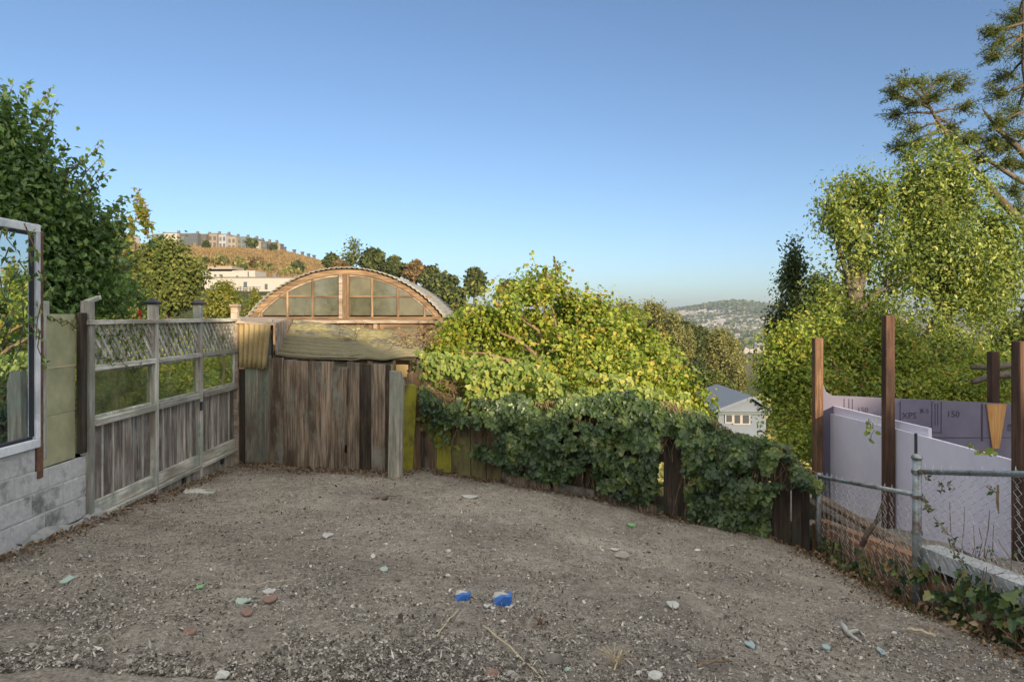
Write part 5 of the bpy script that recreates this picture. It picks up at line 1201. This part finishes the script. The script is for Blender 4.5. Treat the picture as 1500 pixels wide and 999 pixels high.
# young red-tipped tree between vine and cypress
sp = [P(x, y, 8.5) for x, y in ((185, 440), (192, 410), (188, 380), (200, 360), (198, 345), (205, 330), (180, 400), (215, 350), (178, 350), (172, 370), (212, 340), (200, 400), (190, 425), (176, 420), (208, 318), (203, 322), (213, 330))]
shoots('young_tree', 'thin young tree with yellow-green and reddish leaves right of the dark vine', sp, L_YOUNG, 16, 26, .085, 'oval', cat='tree', length=(.2, .4))
sp = [P(x, y, 7.4) for x, y in ((150, 470), (170, 465), (165, 440), (185, 455), (200, 465), (140, 455), (158, 425), (210, 470), (178, 430), (195, 440), (145, 430), (188, 470), (130, 460))]
shoots('green_shrub', 'mid green shrub poking up right behind the first lattice panel', sp, L_VINE, 17, 46, .065, 'oval', cat='shrub', length=(.25, .45))
# creeper in the lattice, red flower
sp = [Vector((XL + .03, y, zd(d))) for y, d in ((5.3, .1), (5.35, .25), (5.45, .15), (5.5, .3), (5.6, .12), (5.7, .28), (5.75, .1), (5.85, .35), (5.88, .2), (5.93, .1), (5.8, .42), (6.4, .1), (6.6, .18), (6.8, .12), (7.3, .15), (7.6, .2), (5.4, .33), (5.65, .2))]
shoots('lattice_creeper', 'thin green creeper weaving through the lattice panels', sp, L_VINE, 18, 13, .04, 'oval', cat='creeper', length=(.08, .2), lean=(.05, .3, -.6))
p = P(205, 463, 5.95); fl = MB()
for k in range(6):
    a = k * math.pi / 3; fl.add([(p.x, p.y, p.z), (p.x + .02 * math.cos(a), p.y + .02 * math.sin(a), p.z + .035), (p.x + .02 * math.cos(a + .8), p.y + .02 * math.sin(a + .8), p.z + .035), (p.x + .012 * math.cos(a + .4), p.y + .012 * math.sin(a + .4), p.z + .05)], [(0, 1, 3), (0, 3, 2)])
fl.tube([p + Vector((0, .03, -.06)), p], .003, 5)
tag(fl.build('red_flower', M['red'], None), 'single bright red flower on top of the first lattice panel', 'flower')
# leaves hanging before the window and over the frosted panel
sp = [Vector((XL + .07, y, zd(d))) for y, d in ((4.45, -.60), (4.5, -.45), (4.42, -.25), (4.58, -.3), (4.62, -.1), (4.3, -.55), (4.5, .0), (4.6, .1), (4.35, -.05), (4.4, -.35))]
shoots('hanging_vine', 'vine tendrils hanging in front of the top of the aluminium window', sp, L_VINE, 19, 9, .055, 'oval', cat='vine', length=(.12, .3), lean=(.1, .1, -.9))
sp = [Vector((XL - .01, y, zd(d))) for y, d in ((4.78, .0), (4.85, .02), (4.92, .03), (5.0, .04), (5.06, .05))]
shoots('panel_creeper', 'small ivy sprigs draped over the top of the frosted panel', sp, L_VINE, 29, 7, .035, 'oval', cat='creeper', length=(.05, .12), lean=(.1, .5, -.4))

# trees on the right
bl = [pb(*a) for a in ((1262, 262, 13, .16, .16, .26), (1236, 285, 13, .15, .15, .25), (1290, 290, 13, .16, .16, .25), (1212, 300, 13, .10, .1, .2), (1262, 295, 13, .34, .34, .38), (1240, 330, 13, .52, .5, .55), (1285, 350, 13, .50, .5, .6), (1250, 410, 13, .58, .5, .7), (1215, 460, 13, .4, .4, .4), (1280, 470, 13, .8, .6, .6), (1225, 380, 13.2, .40, .4, .5), (1300, 420, 13, .5, .5, .6), (1230, 520, 12.6, .8, .6, .6))]
tree('bay_tree', (P(1262, 0, 13.2).x, 13.2, tz(6.7, 13.2)), bl, 60000, .075, 'oval', L_BAY, M['bark_grey'], 'upright leafy tree left of the biggest one on the right, with a split top', 'tree', 'broadleaf trees on the right', r0=.13, per=10, spread=.13, seed=41, twigs=60, lump=.7, gap=.485, gf=2.3, szvar=.55, tallz=1.7, cw=.78, tdir=np.array([0, 0, .9]))
bl = [pb(*a) for a in ((1372, 238, 13.6, .18, .2, .28), (1338, 250, 13.6, .16, .2, .28), (1400, 250, 13.6, .2, .2, .26), (1325, 285, 13.6, .16, .2, .3), (1368, 272, 13.6, .42, .45, .42), (1345, 315, 13.6, .42, .5, .6), (1410, 300, 13.6, .75, .6, .6), (1385, 370, 13.4, 1.0, .8, .85), (1450, 350, 13.6, .65, .6, .7), (1345, 400, 13.4, .5, .5, .7), (1440, 430, 13.4, .8, .7, .7), (1365, 460, 13.2, .9, .7, .7), (1330, 530, 13, .9, .7, .6), (1410, 530, 13, .8, .7, .55), (1465, 400, 13.8, .4, .5, .5))]
tree('bay_tree', (P(1385, 0, 13.6).x, 13.6, tz(8.6, 13.6)), bl, 105000, .075, 'oval', L_BAY, M['bark_grey'], 'biggest leafy tree on the right, wide and sunlit, above the insulation boards', 'tree', 'broadleaf trees on the right', r0=.18, per=10, spread=.14, seed=42, twigs=80, lump=.7, gap=.485, gf=2.3, szvar=.55, tallz=1.7, cw=.78, tdir=np.array([0, 0, .9]))
bl = [pb(*a) for a in ((1163, 382, 15, .12, .15, .34), (1160, 408, 15, .22, .25, .40), (1155, 440, 15, .36, .35, .45), (1185, 455, 15, .4, .35, .4), (1150, 480, 15, .4, .4, .35), (1200, 430, 15, .25, .3, .35))]
tree('slender_tree', (P(1165, 0, 15).x, 15, tz(6.2, 15)), bl, 11000, .085, 'oval', L_BAYD, M['bark_grey'], 'slender loose-leaved tree, leftmost and smallest of the trees on the right', 'tree', 'broadleaf trees on the right', r0=.07, per=8, spread=.12, seed=43, twigs=30, lump=.5, gap=.36, gf=3, tallz=1.6, tdir=np.array([0, 0, .9]))
bl = [pb(*a) for a in ((1155, 518, 11.5, .45, .5, .4), (1140, 555, 11.3, .34, .35, .4), (1185, 560, 11.3, .6, .5, .5), (1168, 612, 11, .45, .4, .4), (1240, 570, 11.5, .7, .5, .4), (1160, 660, 10.6, .4, .3, .3), (1310, 580, 11.5, .8, .5, .35), (1390, 575, 11.5, .7, .5, .3), (1205, 500, 12, .5, .4, .4), (1215, 640, 11, .4, .4, .4), (1320, 520, 12.2, .7, .5, .5), (1400, 525, 12.2, .7, .5, .45), (1455, 560, 12, .5, .4, .3), (1265, 520, 12.2, .6, .5, .45))]
tree('yellow_green_bush', (P(1190, 0, 11.3).x, 11.3, tz(5, 11.3)), bl, 70000, .07, 'oval', L_BUSH, M['stem'], 'sunlit yellow-green bush behind the first brown posts, below the tall trees', 'bush', r0=.08, per=10, spread=.11, seed=44, twigs=60, lump=.6, gap=.40, gf=2.6, tallz=1.4, cw=.75, tdir=np.array([0, 0, .5]))

def conifer(name, base, pts, r0, sprays, n, label, seed, group=None, size=.10):
    """bare leaning trunk through pts with flattish drooping foliage pads"""
    t = thing(name, base, label, 'tree', group); rr = random.Random(seed); g = np.random.default_rng(seed); mb = MB()
    pts = [Vector(base)] + [Vector(p) for p in pts]; k = len(pts); mb.tube(pts, [r0 * (1 - .8 * i / (k - 1)) for i in range(k)], 9)
    cs = []; ns = []; ts = []
    for (c, L, src) in sprays:
        c = Vector(c); s_ = Vector(src)
        mb.tube([s_, s_.lerp(c, .5) + Vector((0, 0, .04)), c], [r0 * .3, r0 * .2, r0 * .08], 5)
        d0 = (c - s_); d0.z = 0
        m2 = n // (len(sprays) * 5); uu = g.uniform(.45, 1.1, m2); q = np.array(s_)[None] + np.array(c - s_)[None] * uu[:, None] + g.normal(size=(m2, 3)) * np.array([L * .3, L * .3, L * .22])
        cs.append(q); ns.append(g.normal(size=(m2, 3))); ts.append(g.normal(size=(m2, 3)) * .8 + np.array(d0.normalized() if d0.length > .01 else d0))
        for j in range(12):
            a = rr.uniform(-1.2, 1.2); d = Vector((d0.x * math.cos(a) - d0.y * math.sin(a), d0.x * math.sin(a) + d0.y * math.cos(a), rr.uniform(-.7, .9) * d0.length)).normalized() if d0.length > .05 else Vector((rr.uniform(-1, 1), rr.uniform(-1, 1), rr.uniform(-.7, .8))).normalized()
            e = c + d * L * rr.uniform(.5, 1.1); mb.tube([c, c.lerp(e, .5) + Vector((0, 0, .02)), e], [r0 * .08, r0 * .05, .004], 4)
            m = n // (len(sprays) * 12); uu = g.random(m)
            q = np.array(c)[None] + np.array(e - c)[None] * uu[:, None] + g.normal(size=(m, 3)) * np.array([L * .09, L * .09, L * .08])
            cs.append(q); ns.append(g.normal(size=(m, 3)) * .6 + np.array([0, 0, .8])); ts.append(np.tile(np.array(d), (m, 1)) * 1.4)
    mb.build('trunk', M['bark'], t, smooth=True)
    c_ = np.concatenate(cs); leaves('crown', c_, np.concatenate(ns), size * g.uniform(.6, 1.3, len(c_)), 'needle', L_CYP, t, tdir=np.concatenate(ts), g=g); return t
rr = random.Random(33)
trk = [P(1500, 330, 17), P(1440, 265, 17), P(1405, 225, 17), P(1375, 180, 17), P(1355, 145, 17)]
def on(trk, u): i = min(int(u * (len(trk) - 1)), len(trk) - 2); return trk[i].lerp(trk[i + 1], u * (len(trk) - 1) - i)
spr = []
for (x, y, L, u) in ((1330, 125, .5, .95), (1350, 122, .5, 1), (1375, 118, .5, 1), (1395, 130, .5, .95), (1315, 140, .4, .9), (1318, 168, .5, .85), (1338, 150, .5, .92), (1365, 145, .55, .95), (1405, 160, .45, .85), (1345, 190, .5, .75), (1325, 215, .4, .7), (1395, 185, .4, .8), (1410, 205, .35, .7), (1350, 212, .4, .7), (1425, 200, .35, .6), (1430, 235, .35, .5), (1450, 215, .35, .45), (1390, 210, .4, .7), (1335, 228, .35, .6), (1470, 240, .4, .3)):
    spr.append((P(x, y, 17 + rr.uniform(-.6, .6)), L, on(trk, u)))
conifer('leaning_cypress', (P(1620, 460, 17).x, 17, tz(14.5, 17)), trk, .13, spr, 14000, 'leaning cypress with a bare trunk slanting left and tufted top above the big leafy tree', 51, 'cypresses at the upper right')
trk2 = [P(1560, 330, 19), P(1520, 220, 19), P(1500, 100, 19), P(1500, -20, 19)]
spr = []
for (x, y, L, u) in ((1470, 60, .7, .8), (1490, 30, .7, .95), (1462, 85, .5, .8), (1480, 110, .7, .7), (1495, 75, .7, .8), (1470, 140, .6, .6), (1490, 165, .8, .6), (1465, 180, .5, .5), (1500, 195, .8, .5), (1480, 215, .7, .4), (1495, 245, .7, .35), (1458, 205, .5, .4), (1510, 130, .8, .7), (1500, 20, .6, .95), (1455, 50, .35, .85), (1530, 60, .9, .8), (1540, 160, .9, .6), (1530, 230, .9, .4), (1485, 285, .6, .2), (1495, 310, .6, .1)):
    spr.append((P(x, y, 19 + rr.uniform(-.8, .8)), L, on(trk2, u)))
o = conifer('cypress', (P(1600, 480, 19).x, 19, tz(16, 19)), trk2, .16, spr, 20000, 'tall cypress cut off by the right edge of the view', 52, 'cypresses at the upper right')
mb = MB()
mb.tube([P(1530, 260, 18.5), P(1490, 215, 18.5), P(1462, 190, 18.5), P(1440, 160, 18.5)], [.10, .08, .06, .025], 7)
mb.tube([P(1545, 290, 18.2), P(1490, 262, 18.2), P(1452, 238, 18.2), P(1425, 218, 18.2)], [.08, .07, .05, .02], 7)
mb.build('bare_limb', M['bark_grey'], o, smooth=True)
# fallen bare limbs at the right behind the posts
mb = MB()
mb.tube([P(1423, 538, 10.5), P(1460, 538, 10.5), P(1520, 530, 10.5)], [.035, .05, .06], 8); o = tag(mb.build('bare_branch', M['bark_grey'], None, smooth=True), 'upper bare horizontal branch by the short dark post on the right', 'branch')
mb = MB(); mb.tube([P(1424, 560, 10.3), P(1445, 553, 10.3), P(1475, 549, 10.3), P(1530, 546, 10.3)], [.04, .05, .055, .06], 8); tag(mb.build('bare_branch', M['bark_grey'], None, smooth=True), 'lower crooked bare branch by the short dark post on the right', 'branch')
bl = [pb(*a) for a in ((1490, 500, 14, .5, .5, .5), (1500, 560, 13, .6, .5, .5), (1540, 460, 14, .6, .5, .6))]
tree('pine', (P(1510, 0, 13.6).x, 13.6, tz(10, 13.6)), bl, 6000, .16, 'needle', L_PINE, M['bark'], 'feathery pine at the right edge behind the bare branches', 'tree', r0=.1, per=14, spread=.16, seed=45, twigs=40)

# weeds and creepers along the chain link fence
g = np.random.default_rng(60); rr = random.Random(60)
def weed_patch(name, label, ys, n, zoff, leafm, size, seed, shape='ivy', x0=XR - .10, spread=.10, cat='ivy', hang=.16):
    g = np.random.default_rng(seed); y = g.uniform(ys[0], ys[1], n); x = x0 + g.normal(size=n) * spread * .4
    zb = yard(x, y); u = g.random(n); z = zb + u * np.interp(y, [3.5, 4.8, 6.5], [.30, .22, .10]) * zoff; k = vnoise(y * 6, z * 9, seed) > .42
    c = np.stack([x, y, z], 1)[k]; m = len(c); t = thing(name, (x0, sum(ys) / 2, float(zb.min())), label, cat)
    leaves('foliage', c, np.stack([-1 + g.normal(size=m) * .5, g.normal(size=m) * .6, .5 + g.normal(size=m) * .5], 1), size * g.uniform(.5, 1.3, m), shape, leafm, t, tdir=np.array([0, 0, -1.]), g=g)
    mb = MB(); r_ = random.Random(seed)
    for i in range(int(14 * (ys[1] - ys[0])) + 4):
        y_ = r_.uniform(*ys); p = Vector((x0, y_, gz(min(x0, 2.9), y_))); pts = [p]
        for q in range(5): pts.append(pts[-1] + Vector((r_.uniform(-.03, .03), r_.uniform(-.07, .07), r_.uniform(.0, .1) * zoff)))
        mb.tube(pts, [.005, .004, .004, .003, .003, .002], 4)
    mb.build('stem', M['stem'], t); return t
weed_patch('ivy_clump', 'thick ivy and weeds at the foot of the near chain link panel', (3.3, 4.75), 800, 1.4, L_IVY_SHADE, .055, 71)
weed_patch('ivy_clump', 'sparse ivy hanging over the orange blocks under the far chain link panel', (4.85, 6.1), 260, 1.6, L_IVY_SHADE, .045, 72, spread=.05)
weed_patch('dead_growth', 'dry brown weeds matted along the base of the chain link fence', (3.3, 6.2), 800, .5, L_DRY, .05, 73, 'oval', spread=.22, cat='weeds')
weed_patch('weeds', 'green and brown weeds growing on top of the near low wall behind the wire', (3.2, 4.8), 700, 2.3, L_IVY_SHADE, .032, 74, 'oval', x0=XR + .22, cat='weeds')
sp = [Vector((XC - .02, y, zd(d))) for y, d in ((4.66, 1.25), (4.55, 1.27), (4.5, 1.33), (4.42, 1.37), (4.35, 1.42), (4.3, 1.48), (4.25, 1.52), (4.2, 1.58), (4.6, 1.22), (4.45, 1.08), (4.35, 1.06), (4.0, 1.0), (4.65, 1.05))]
shoots('fence_creeper', 'thin creeper running diagonally down across the near chain link mesh', sp, L_IVY_SHADE, 75, 7, .034, 'oval', cat='creeper', length=(.06, .15), lean=(0, -.8, -.4))
sp = [P(1275, 645, 5.9), P(1268, 635, 5.9), P(1278, 628, 5.9)]; shoots('ivy_sprig', 'green sprig before the insulation sheet left of the tallest brown post', sp, L_IVY_SUN, 76, 3, .06, 'round', cat='sprig', length=(.08, .14))
sp = [P(1452, 668, 4.6), P(1440, 662, 4.7)]; shoots('ivy_sprig', 'green sprig over the top edge of the insulation sheet near the plywood wedge', sp, L_IVY_SUN, 77, 4, .055, 'round', cat='sprig', length=(.08, .12), lean=(-.8, 0, .3))
mb = MB(); mb.tube([P(1262, 800, 5.25), P(1270, 782, 5.25), P(1283, 765, 5.3), P(1290, 745, 5.3), P(1297, 722, 5.3)], [.02, .02, .016, .012, .006], 7)
mb.tube([P(1283, 765, 5.3), P(1296, 756, 5.3), P(1300, 740, 5.3)], [.01, .008, .004], 5); tag(mb.build('dead_stalk', M['bark'], None, smooth=True), 'crooked dark dead stem leaning on the far chain link mesh', 'stem')
mb = MB(); mb.tube([P(1462, 710, 3.9), P(1461, 735, 3.9), P(1463, 752, 3.9)], [.006, .008, .004], 5); tag(mb.build('twig', M['stem'], None), 'short twig caught upright in the near chain link mesh', 'twig')

# ================================================================== THINGS ON THE DIRT
def item(name, px, py, fn, mat, label, cat, group=None):
    p = G(px, py); mb = MB(); fn(mb, p, p.y / 1000); o = mb.build(name, M[mat], None, (p.x, p.y, p.z)); return tag(o, label, cat, group)
def rk(w, h=.6, d=.8, seed=1): return lambda mb, p, s: mb.rock((p.x, p.y, p.z + w * s * h * .22), w * s / 2, w * s / 2 * d, w * s / 2 * h, seed)
def flat(w, d, seed=1, rot=0., th=.006, curl=.15):
    def f(mb, p, s):
        r_ = random.Random(seed); n = 9; top_ = []; a0 = rot
        for k in range(n):
            a = 2 * math.pi * k / n; r = 1 + r_.uniform(-.3, .25); x, y = math.cos(a) * w * s / 2 * r, math.sin(a) * d * s / 2 * r
            top_.append((p.x + x * math.cos(a0) - y * math.sin(a0), p.y + x * math.sin(a0) + y * math.cos(a0), p.z + .008 + abs(x) * curl + r_.uniform(0, .006)))
        c = (p.x, p.y, p.z + .012); v = [c] + top_ + [(q[0], q[1], q[2] - th) for q in top_] + [(c[0], c[1], c[2] - th)]
        fc = [(0, 1 + k, 1 + (k + 1) % n) for k in range(n)] + [(1 + k, 1 + n + k, 1 + n + (k + 1) % n, 1 + (k + 1) % n) for k in range(n)] + [(1 + 2 * n, 1 + n + (k + 1) % n, 1 + n + k) for k in range(n)]
        mb.add(v, fc)
    return f
def stick(x1, y1, x2, y2, r, mat, label, name='straw', bow=.01):
    a, b = G(x1, y1), G(x2, y2); a.z += r + .006; b.z += r + .006; pts = [a.lerp(b, i / 8) + Vector((0, 0, bow * math.sin(math.pi * i / 8) + .004 * math.sin(i * 2))) for i in range(9)]
    for p in pts: p.z = max(p.z, gz(p.x, p.y) + r * .6)
    tag(MB().tube(pts, [r] * 8 + [r * .5], 6).build(name, M[mat], None), label, name)
item('feather', 690, 729, flat(24, 18, 3, -.3), 'white', 'white curled strip lying alone on the far dirt below the mossy boards', 'scrap')
# blue and white broken plastic pieces
def wedge(w, h):
    def f(mb, p, s):
        a = w * s; mb.prism([(p.x - a * .5, p.y, p.z - .01), (p.x + a * .5, p.y - a * .1, p.z - .01), (p.x + a * .52, p.y - a * .05, p.z + h * s), (p.x + a * .3, p.y, p.z + h * s * 1.05), (p.x - a * .3, p.y + .01, p.z + h * s * .8)], (a * .05, .016, .004))
        mb.prism([(p.x + a * .45, p.y - .01, p.z - .01), (p.x + a * .55, p.y + a * .8, p.z - .01), (p.x + a * .55, p.y + a * .7, p.z + h * s * 1.1), (p.x + a * .5, p.y, p.z + h * s * 1.0)], (.014, 0, 0))
    return f
def pdup(px, py, w, h, lab, lab2):
    p = G(px, py); s = p.y / 1000; t = thing('plastic_piece', p, lab, 'plastic piece'); mb = MB(); wedge(w, h)(mb, p, s); mb.build('blue_shell', M['blue'], t)
    mb = MB(); mb.rock((p.x + w * s * .05, p.y + .035, p.z + h * s * .75), w * s * .42, .028, h * s * .55, 4, jag=.4); mb.build('white_lining', M['white'], t)
pdup(674, 880, 19, 9, 'smaller blue and white broken plastic piece, on the left', ''); pdup(732, 887, 25, 13, 'larger blue wedge of broken plastic with white top, on the right', '')
for i, (x, y, w) in enumerate(((713, 890, 11), (722, 893, 9), (745, 892, 9), (750, 889, 7), (737, 868, 6), (758, 884, 6))): item('white_shard', x, y, flat(w, w * .8, 20 + i), 'white', 'small white shard scattered around the larger blue plastic wedge', 'shard', 'white shards by the blue wedge')
for (x, y, w, m, lab, nm) in (
    (657, 808, 9, 'pale_stone', 'pale blue-grey pebble, upper of the two pebbles touching in mid yard', 'pebble'), (658, 816, 10, 'stone', 'tan pebble just below the pale blue-grey one in mid yard', 'pebble'),
    (656, 844, 9, 'pale_stone', 'whitish pebble above the smaller blue plastic piece', 'pebble'), (710, 803, 20, 'dark_stone', 'dark oval stone with a pale left end in mid yard', 'stone'), (703, 800, 9, 'pale_stone', 'pale chip resting on the dark oval stone', 'pebble'),
    (565, 798, 8, 'pale_stone', 'small cream pebble left of the mid yard pebbles', 'pebble'), (912, 817, 24, 'stone', 'flat triangular tan stone half buried on the right of the yard', 'stone'), (72, 953, 17, 'stone', 'squarish brown stone near the lower left corner', 'stone'), (47, 948, 16, 'stone', 'pointed grey shard left of the squarish brown stone', 'stone'),
    (86, 974, 14, 'pale_stone', 'flat pale stone right below the squarish brown stone', 'stone'), (810, 972, 34, 'dark_stone', 'largest rounded stone at the bottom right of the long straw', 'stone'), (750, 991, 20, 'stone', 'grey stone at the bottom edge beside the long straw', 'stone'), (722, 990, 24, 'terracotta', 'reddish brown stone at the bottom edge left of the grey stone', 'stone'),
    (832, 982, 11, 'mint', 'pale green pebble right of the largest rounded stone', 'pebble'), (738, 911, 9, 'pale_stone', 'pale upright knob standing below the larger blue plastic wedge', 'knob'), (1145, 944, 12, 'stone', 'cream stone in the lower right between two scraps', 'pebble'),
    (1388, 948, 18, 'dark_stone', 'dark lump near the lower right corner', 'stone'), (600, 930, 12, 'dark_stone', 'small dark stone below the left straw', 'pebble'), (583, 850, 9, 'dark_stone', 'dark little stone left of the whitish pebble', 'pebble'), (560, 731, 20, 'dark_stone', 'dark flat lump on the far dirt near the board fence', 'stone'),
    (1022, 807, 9, 'pale_stone', 'small whitish stone close to the foot of the ivy on the right', 'pebble'), (320, 985, 15, 'stone', 'grey stone at the bottom left edge', 'stone'), (1310, 928, 9, 'pale_stone', 'white pebble left of the pale stick at the lower right', 'pebble')):
    item(nm, x, y, rk(w, .62, .8, int(x)), m, lab, nm)
item('brick_chip', 129, 768, rk(13, .5, .7, 3), 'terracotta', 'pinkish brick chip at the corner of the block wall footing', 'brick chip')
for (x, y, w, d, m, lab, nm) in (
    (985, 888, 17, 26, 'white', 'white crumpled paper scrap on the right of the blue pieces', 'paper_scrap'), (97, 852, 17, 30, 'mint', 'pale green leaf lying alone on the left dirt', 'fallen_leaf'), (293, 862, 12, 14, 'leafgreen', 'small bright green leaf in the left middle of the yard', 'fallen_leaf'),
    (357, 883, 20, 24, 'mint', 'pale green shard left of the terracotta shard', 'shard'), (395, 868, 17, 20, 'white', 'white plastic bit just above the terracotta shard', 'plastic_bit'), (398, 880, 22, 30, 'terracotta', 'curved terracotta shard beside the white plastic bit', 'shard'),
    (363, 899, 17, 24, 'terracotta', 'pinkish shard below the pale green one', 'shard'), (278, 928, 22, 30, 'terracotta', 'brown curled shard in the lower left', 'shard'), (1098, 947, 13, 24, 'teal', 'teal plastic scrap in the lower right', 'plastic_bit'), (960, 993, 20, 26, 'white', 'whitish plastic scrap at the bottom edge right of centre', 'plastic_bit'),
    (480, 786, 14, 22, 'white', 'pale dried leaf in the middle left of the yard', 'dried_leaf'), (1290, 956, 11, 20, 'teal', 'tiny blue scrap near the lower right', 'plastic_bit'), (925, 770, 12, 20, 'leafgreen', 'green leaf on the dirt near the ivy', 'fallen_leaf'),
    (562, 836, 14, 18, 'mint', 'greenish scrap left of the whitish pebble', 'scrap'), (900, 806, 14, 10, 'white', 'white sliver above the flat triangular tan stone', 'sliver'), (325, 992, 22, 24, 'white', 'whitish bone-like scrap on the bottom edge at left', 'scrap'), (1210, 950, 12, 18, 'teal', 'small bluish scrap left of the pale root', 'scrap')):
    item(nm, x, y, flat(w, d, int(x + y)), m, lab, nm.replace('_', ' '))
stick(640, 935, 674, 894, .0035, 'straw', 'short pale straw pointing up to the smaller blue plastic piece'); stick(708, 920, 795, 999, .004, 'straw', 'long pale straw running to the bottom edge of the view')
stick(1330, 925, 1370, 936, .008, 'straw', 'flat pale stick lying near the lower right corner', 'stick'); stick(360, 862, 430, 852, .002, 'straw', 'thin straw just above the white plastic bit'); stick(1022, 980, 1072, 972, .005, 'stem', 'brown stick at the bottom right of centre', 'stick')
stick(900, 985, 912, 955, .003, 'straw', 'thin straw leaning up beside the tuft right of the long straw'); stick(1085, 840, 1104, 850, .003, 'straw', 'little straw near the foot of the ivy'); stick(545, 732, 590, 728, .006, 'stem', 'dark twig on the far dirt near the board fence', 'stick')
p0 = G(1232, 918)
mb = MB(); pts = [G(1232, 918), G(1238, 926), G(1243, 934), G(1256, 930), G(1268, 938)]; pts = [p + Vector((0, 0, .022)) for p in pts]; mb.tube(pts, [.010, .014, .016, .012, .007], 8); mb.tube([pts[2], G(1262, 944) + Vector((0, 0, .012))], [.01, .005], 6)
tag(mb.build('pale_root', M['white'], None, smooth=True), 'gnarled bone-white root lying in the lower right', 'root')
# loose flat board on the dirt by the lattice fence
a, b = G(270, 721), G(316, 722); c = G(305, 716)
MBo = MB().beam((a.x, a.y, a.z + .012), (b.x, b.y, b.z + .012), .14, .02); tag(MBo.build('loose_board', M['wood_grey'], None), 'grey loose board lying on the dirt beside the lattice fence', 'board')

# dry litter gathered along the edges and thin chips all over the dirt: nobody could count them
g = np.random.default_rng(90); N = 230000
Yc = 2.3 + 5.7 * g.random(N) ** 1.7; Xc = g.uniform(-1, 1, N) * np.minimum(Yc * .80, 3.3) ; k = (Yc < fenceY(Xc) - .02) & (Xc < 2.86) & (Xc > -3.22); Xc, Yc = Xc[k], Yc[k]
cl = vnoise(Xc * 5, Yc * 5, 31) + .6 * vnoise(Xc * 17, Yc * 17, 32); k = g.random(len(cl)) < np.clip((cl - .35) * 1.1, .08, 1); Xc, Yc = Xc[k], Yc[k]; N = len(Xc)
zc_ = yard(Xc, Yc, True) + g.uniform(.001, .010, N); nm = np.stack([g.normal(size=N) * .55, g.normal(size=N) * .55, np.ones(N)], 1)
sz = np.exp(g.normal(size=N) * .45) * .0062
q = g.random(N) < .5
for nm_, kk, shp in (('soil_crumbs', q, 'clump'), ('dry_litter', ~q, 'needle')):
    o = leaves(nm_, np.stack([Xc, Yc, zc_], 1)[kk], nm[kk], (sz if shp == 'clump' else sz * 2.2)[kk], shp, L_CHIP, None, origin=(0, 4, 0)); tag(o, kind='stuff')
# tufts of twigs and dead leaves along fence feet
N = 6500; s = g.random(N); side = g.random(N)
Xe = np.where(side < .55, g.uniform(-3.2, 2.8, N), np.where(side < .75, -3.2 + np.abs(g.normal(size=N)) * .09, 2.8 - np.abs(g.normal(size=N)) * .22)); Ye = np.where(side < .55, 0, g.uniform(3.3, 7.5, N))
Ye = np.where(side < .55, fenceY(Xe) - .03 - np.abs(g.normal(size=N)) * .16, Ye); k = Ye < fenceY(Xe); Xe, Ye = Xe[k], Ye[k]; N = len(Xe)
o = leaves('dead_leaf_litter', np.stack([Xe, Ye, yard(Xe, Ye, True) + g.uniform(0, .03, N)], 1), np.stack([g.normal(size=N) * .8, g.normal(size=N) * .8, np.ones(N)], 1), g.uniform(.015, .045, N), 'oval', L_DRY, None, origin=(0, 6, 0)); tag(o, kind='stuff')
# straw tuft right of long straw, root tuft under the first lattice post
def tuft(px, py, n, L, label, mat='straw', name='grass_tuft', seed=1):
    p = G(px, py); r_ = random.Random(seed); mb = MB()
    for i in range(n):
        a = r_.uniform(0, 6.28); q = p + Vector((math.cos(a) * L * r_.uniform(.2, .8), math.sin(a) * L * .5, L * r_.uniform(.3, 1))); mb.tube([p + Vector((r_.uniform(-.02, .02), 0, -.01)), p.lerp(q, .5) + Vector((0, 0, L * .15)), q], [.0022, .0018, .001], 4)
    tag(mb.build(name, M[mat], None), label, 'tuft')
tuft(902, 975, 16, .10, 'small dry grass tuft right of the long straw', seed=2); tuft(225, 735, 30, .10, 'reddish root tuft at the foot of the second lattice post', 'rust', seed=3); tuft(347, 676, 14, .12, 'dry stems in the far left corner where the fences meet', seed=4)
tuft(790, 915, 14, .05, 'dark root tuft near the pale upright knob', 'stem', seed=5); tuft(60, 700, 24, .05, 'rusty root tuft on the block wall below the thin post', 'rust', seed=6); tuft(8, 800, 30, .06, 'reddish dry tuft at the foot of the block wall on the left edge', 'rust', seed=7)

# ================================================================== thin air between here and the far hills
m = bpy.data.materials.new('haze'); m.use_nodes = True; nt = m.node_tree; nt.nodes.clear()
ou = nn(nt, 'ShaderNodeOutputMaterial'); pv = nn(nt, 'ShaderNodeVolumePrincipled', i_Density=.00013); pv.inputs['Color'].default_value = (.78, .88, 1.0, 1); pv.inputs['Anisotropy'].default_value = .3
nt.links.new(pv.outputs[0], ou.inputs['Volume'])
HAZE = True
if HAZE:
    o = MB().box((-3300, -60, -85), (3300, 4400, 75)).build('haze', m, None, (0, 0, 0)); tag(o, kind='stuff')
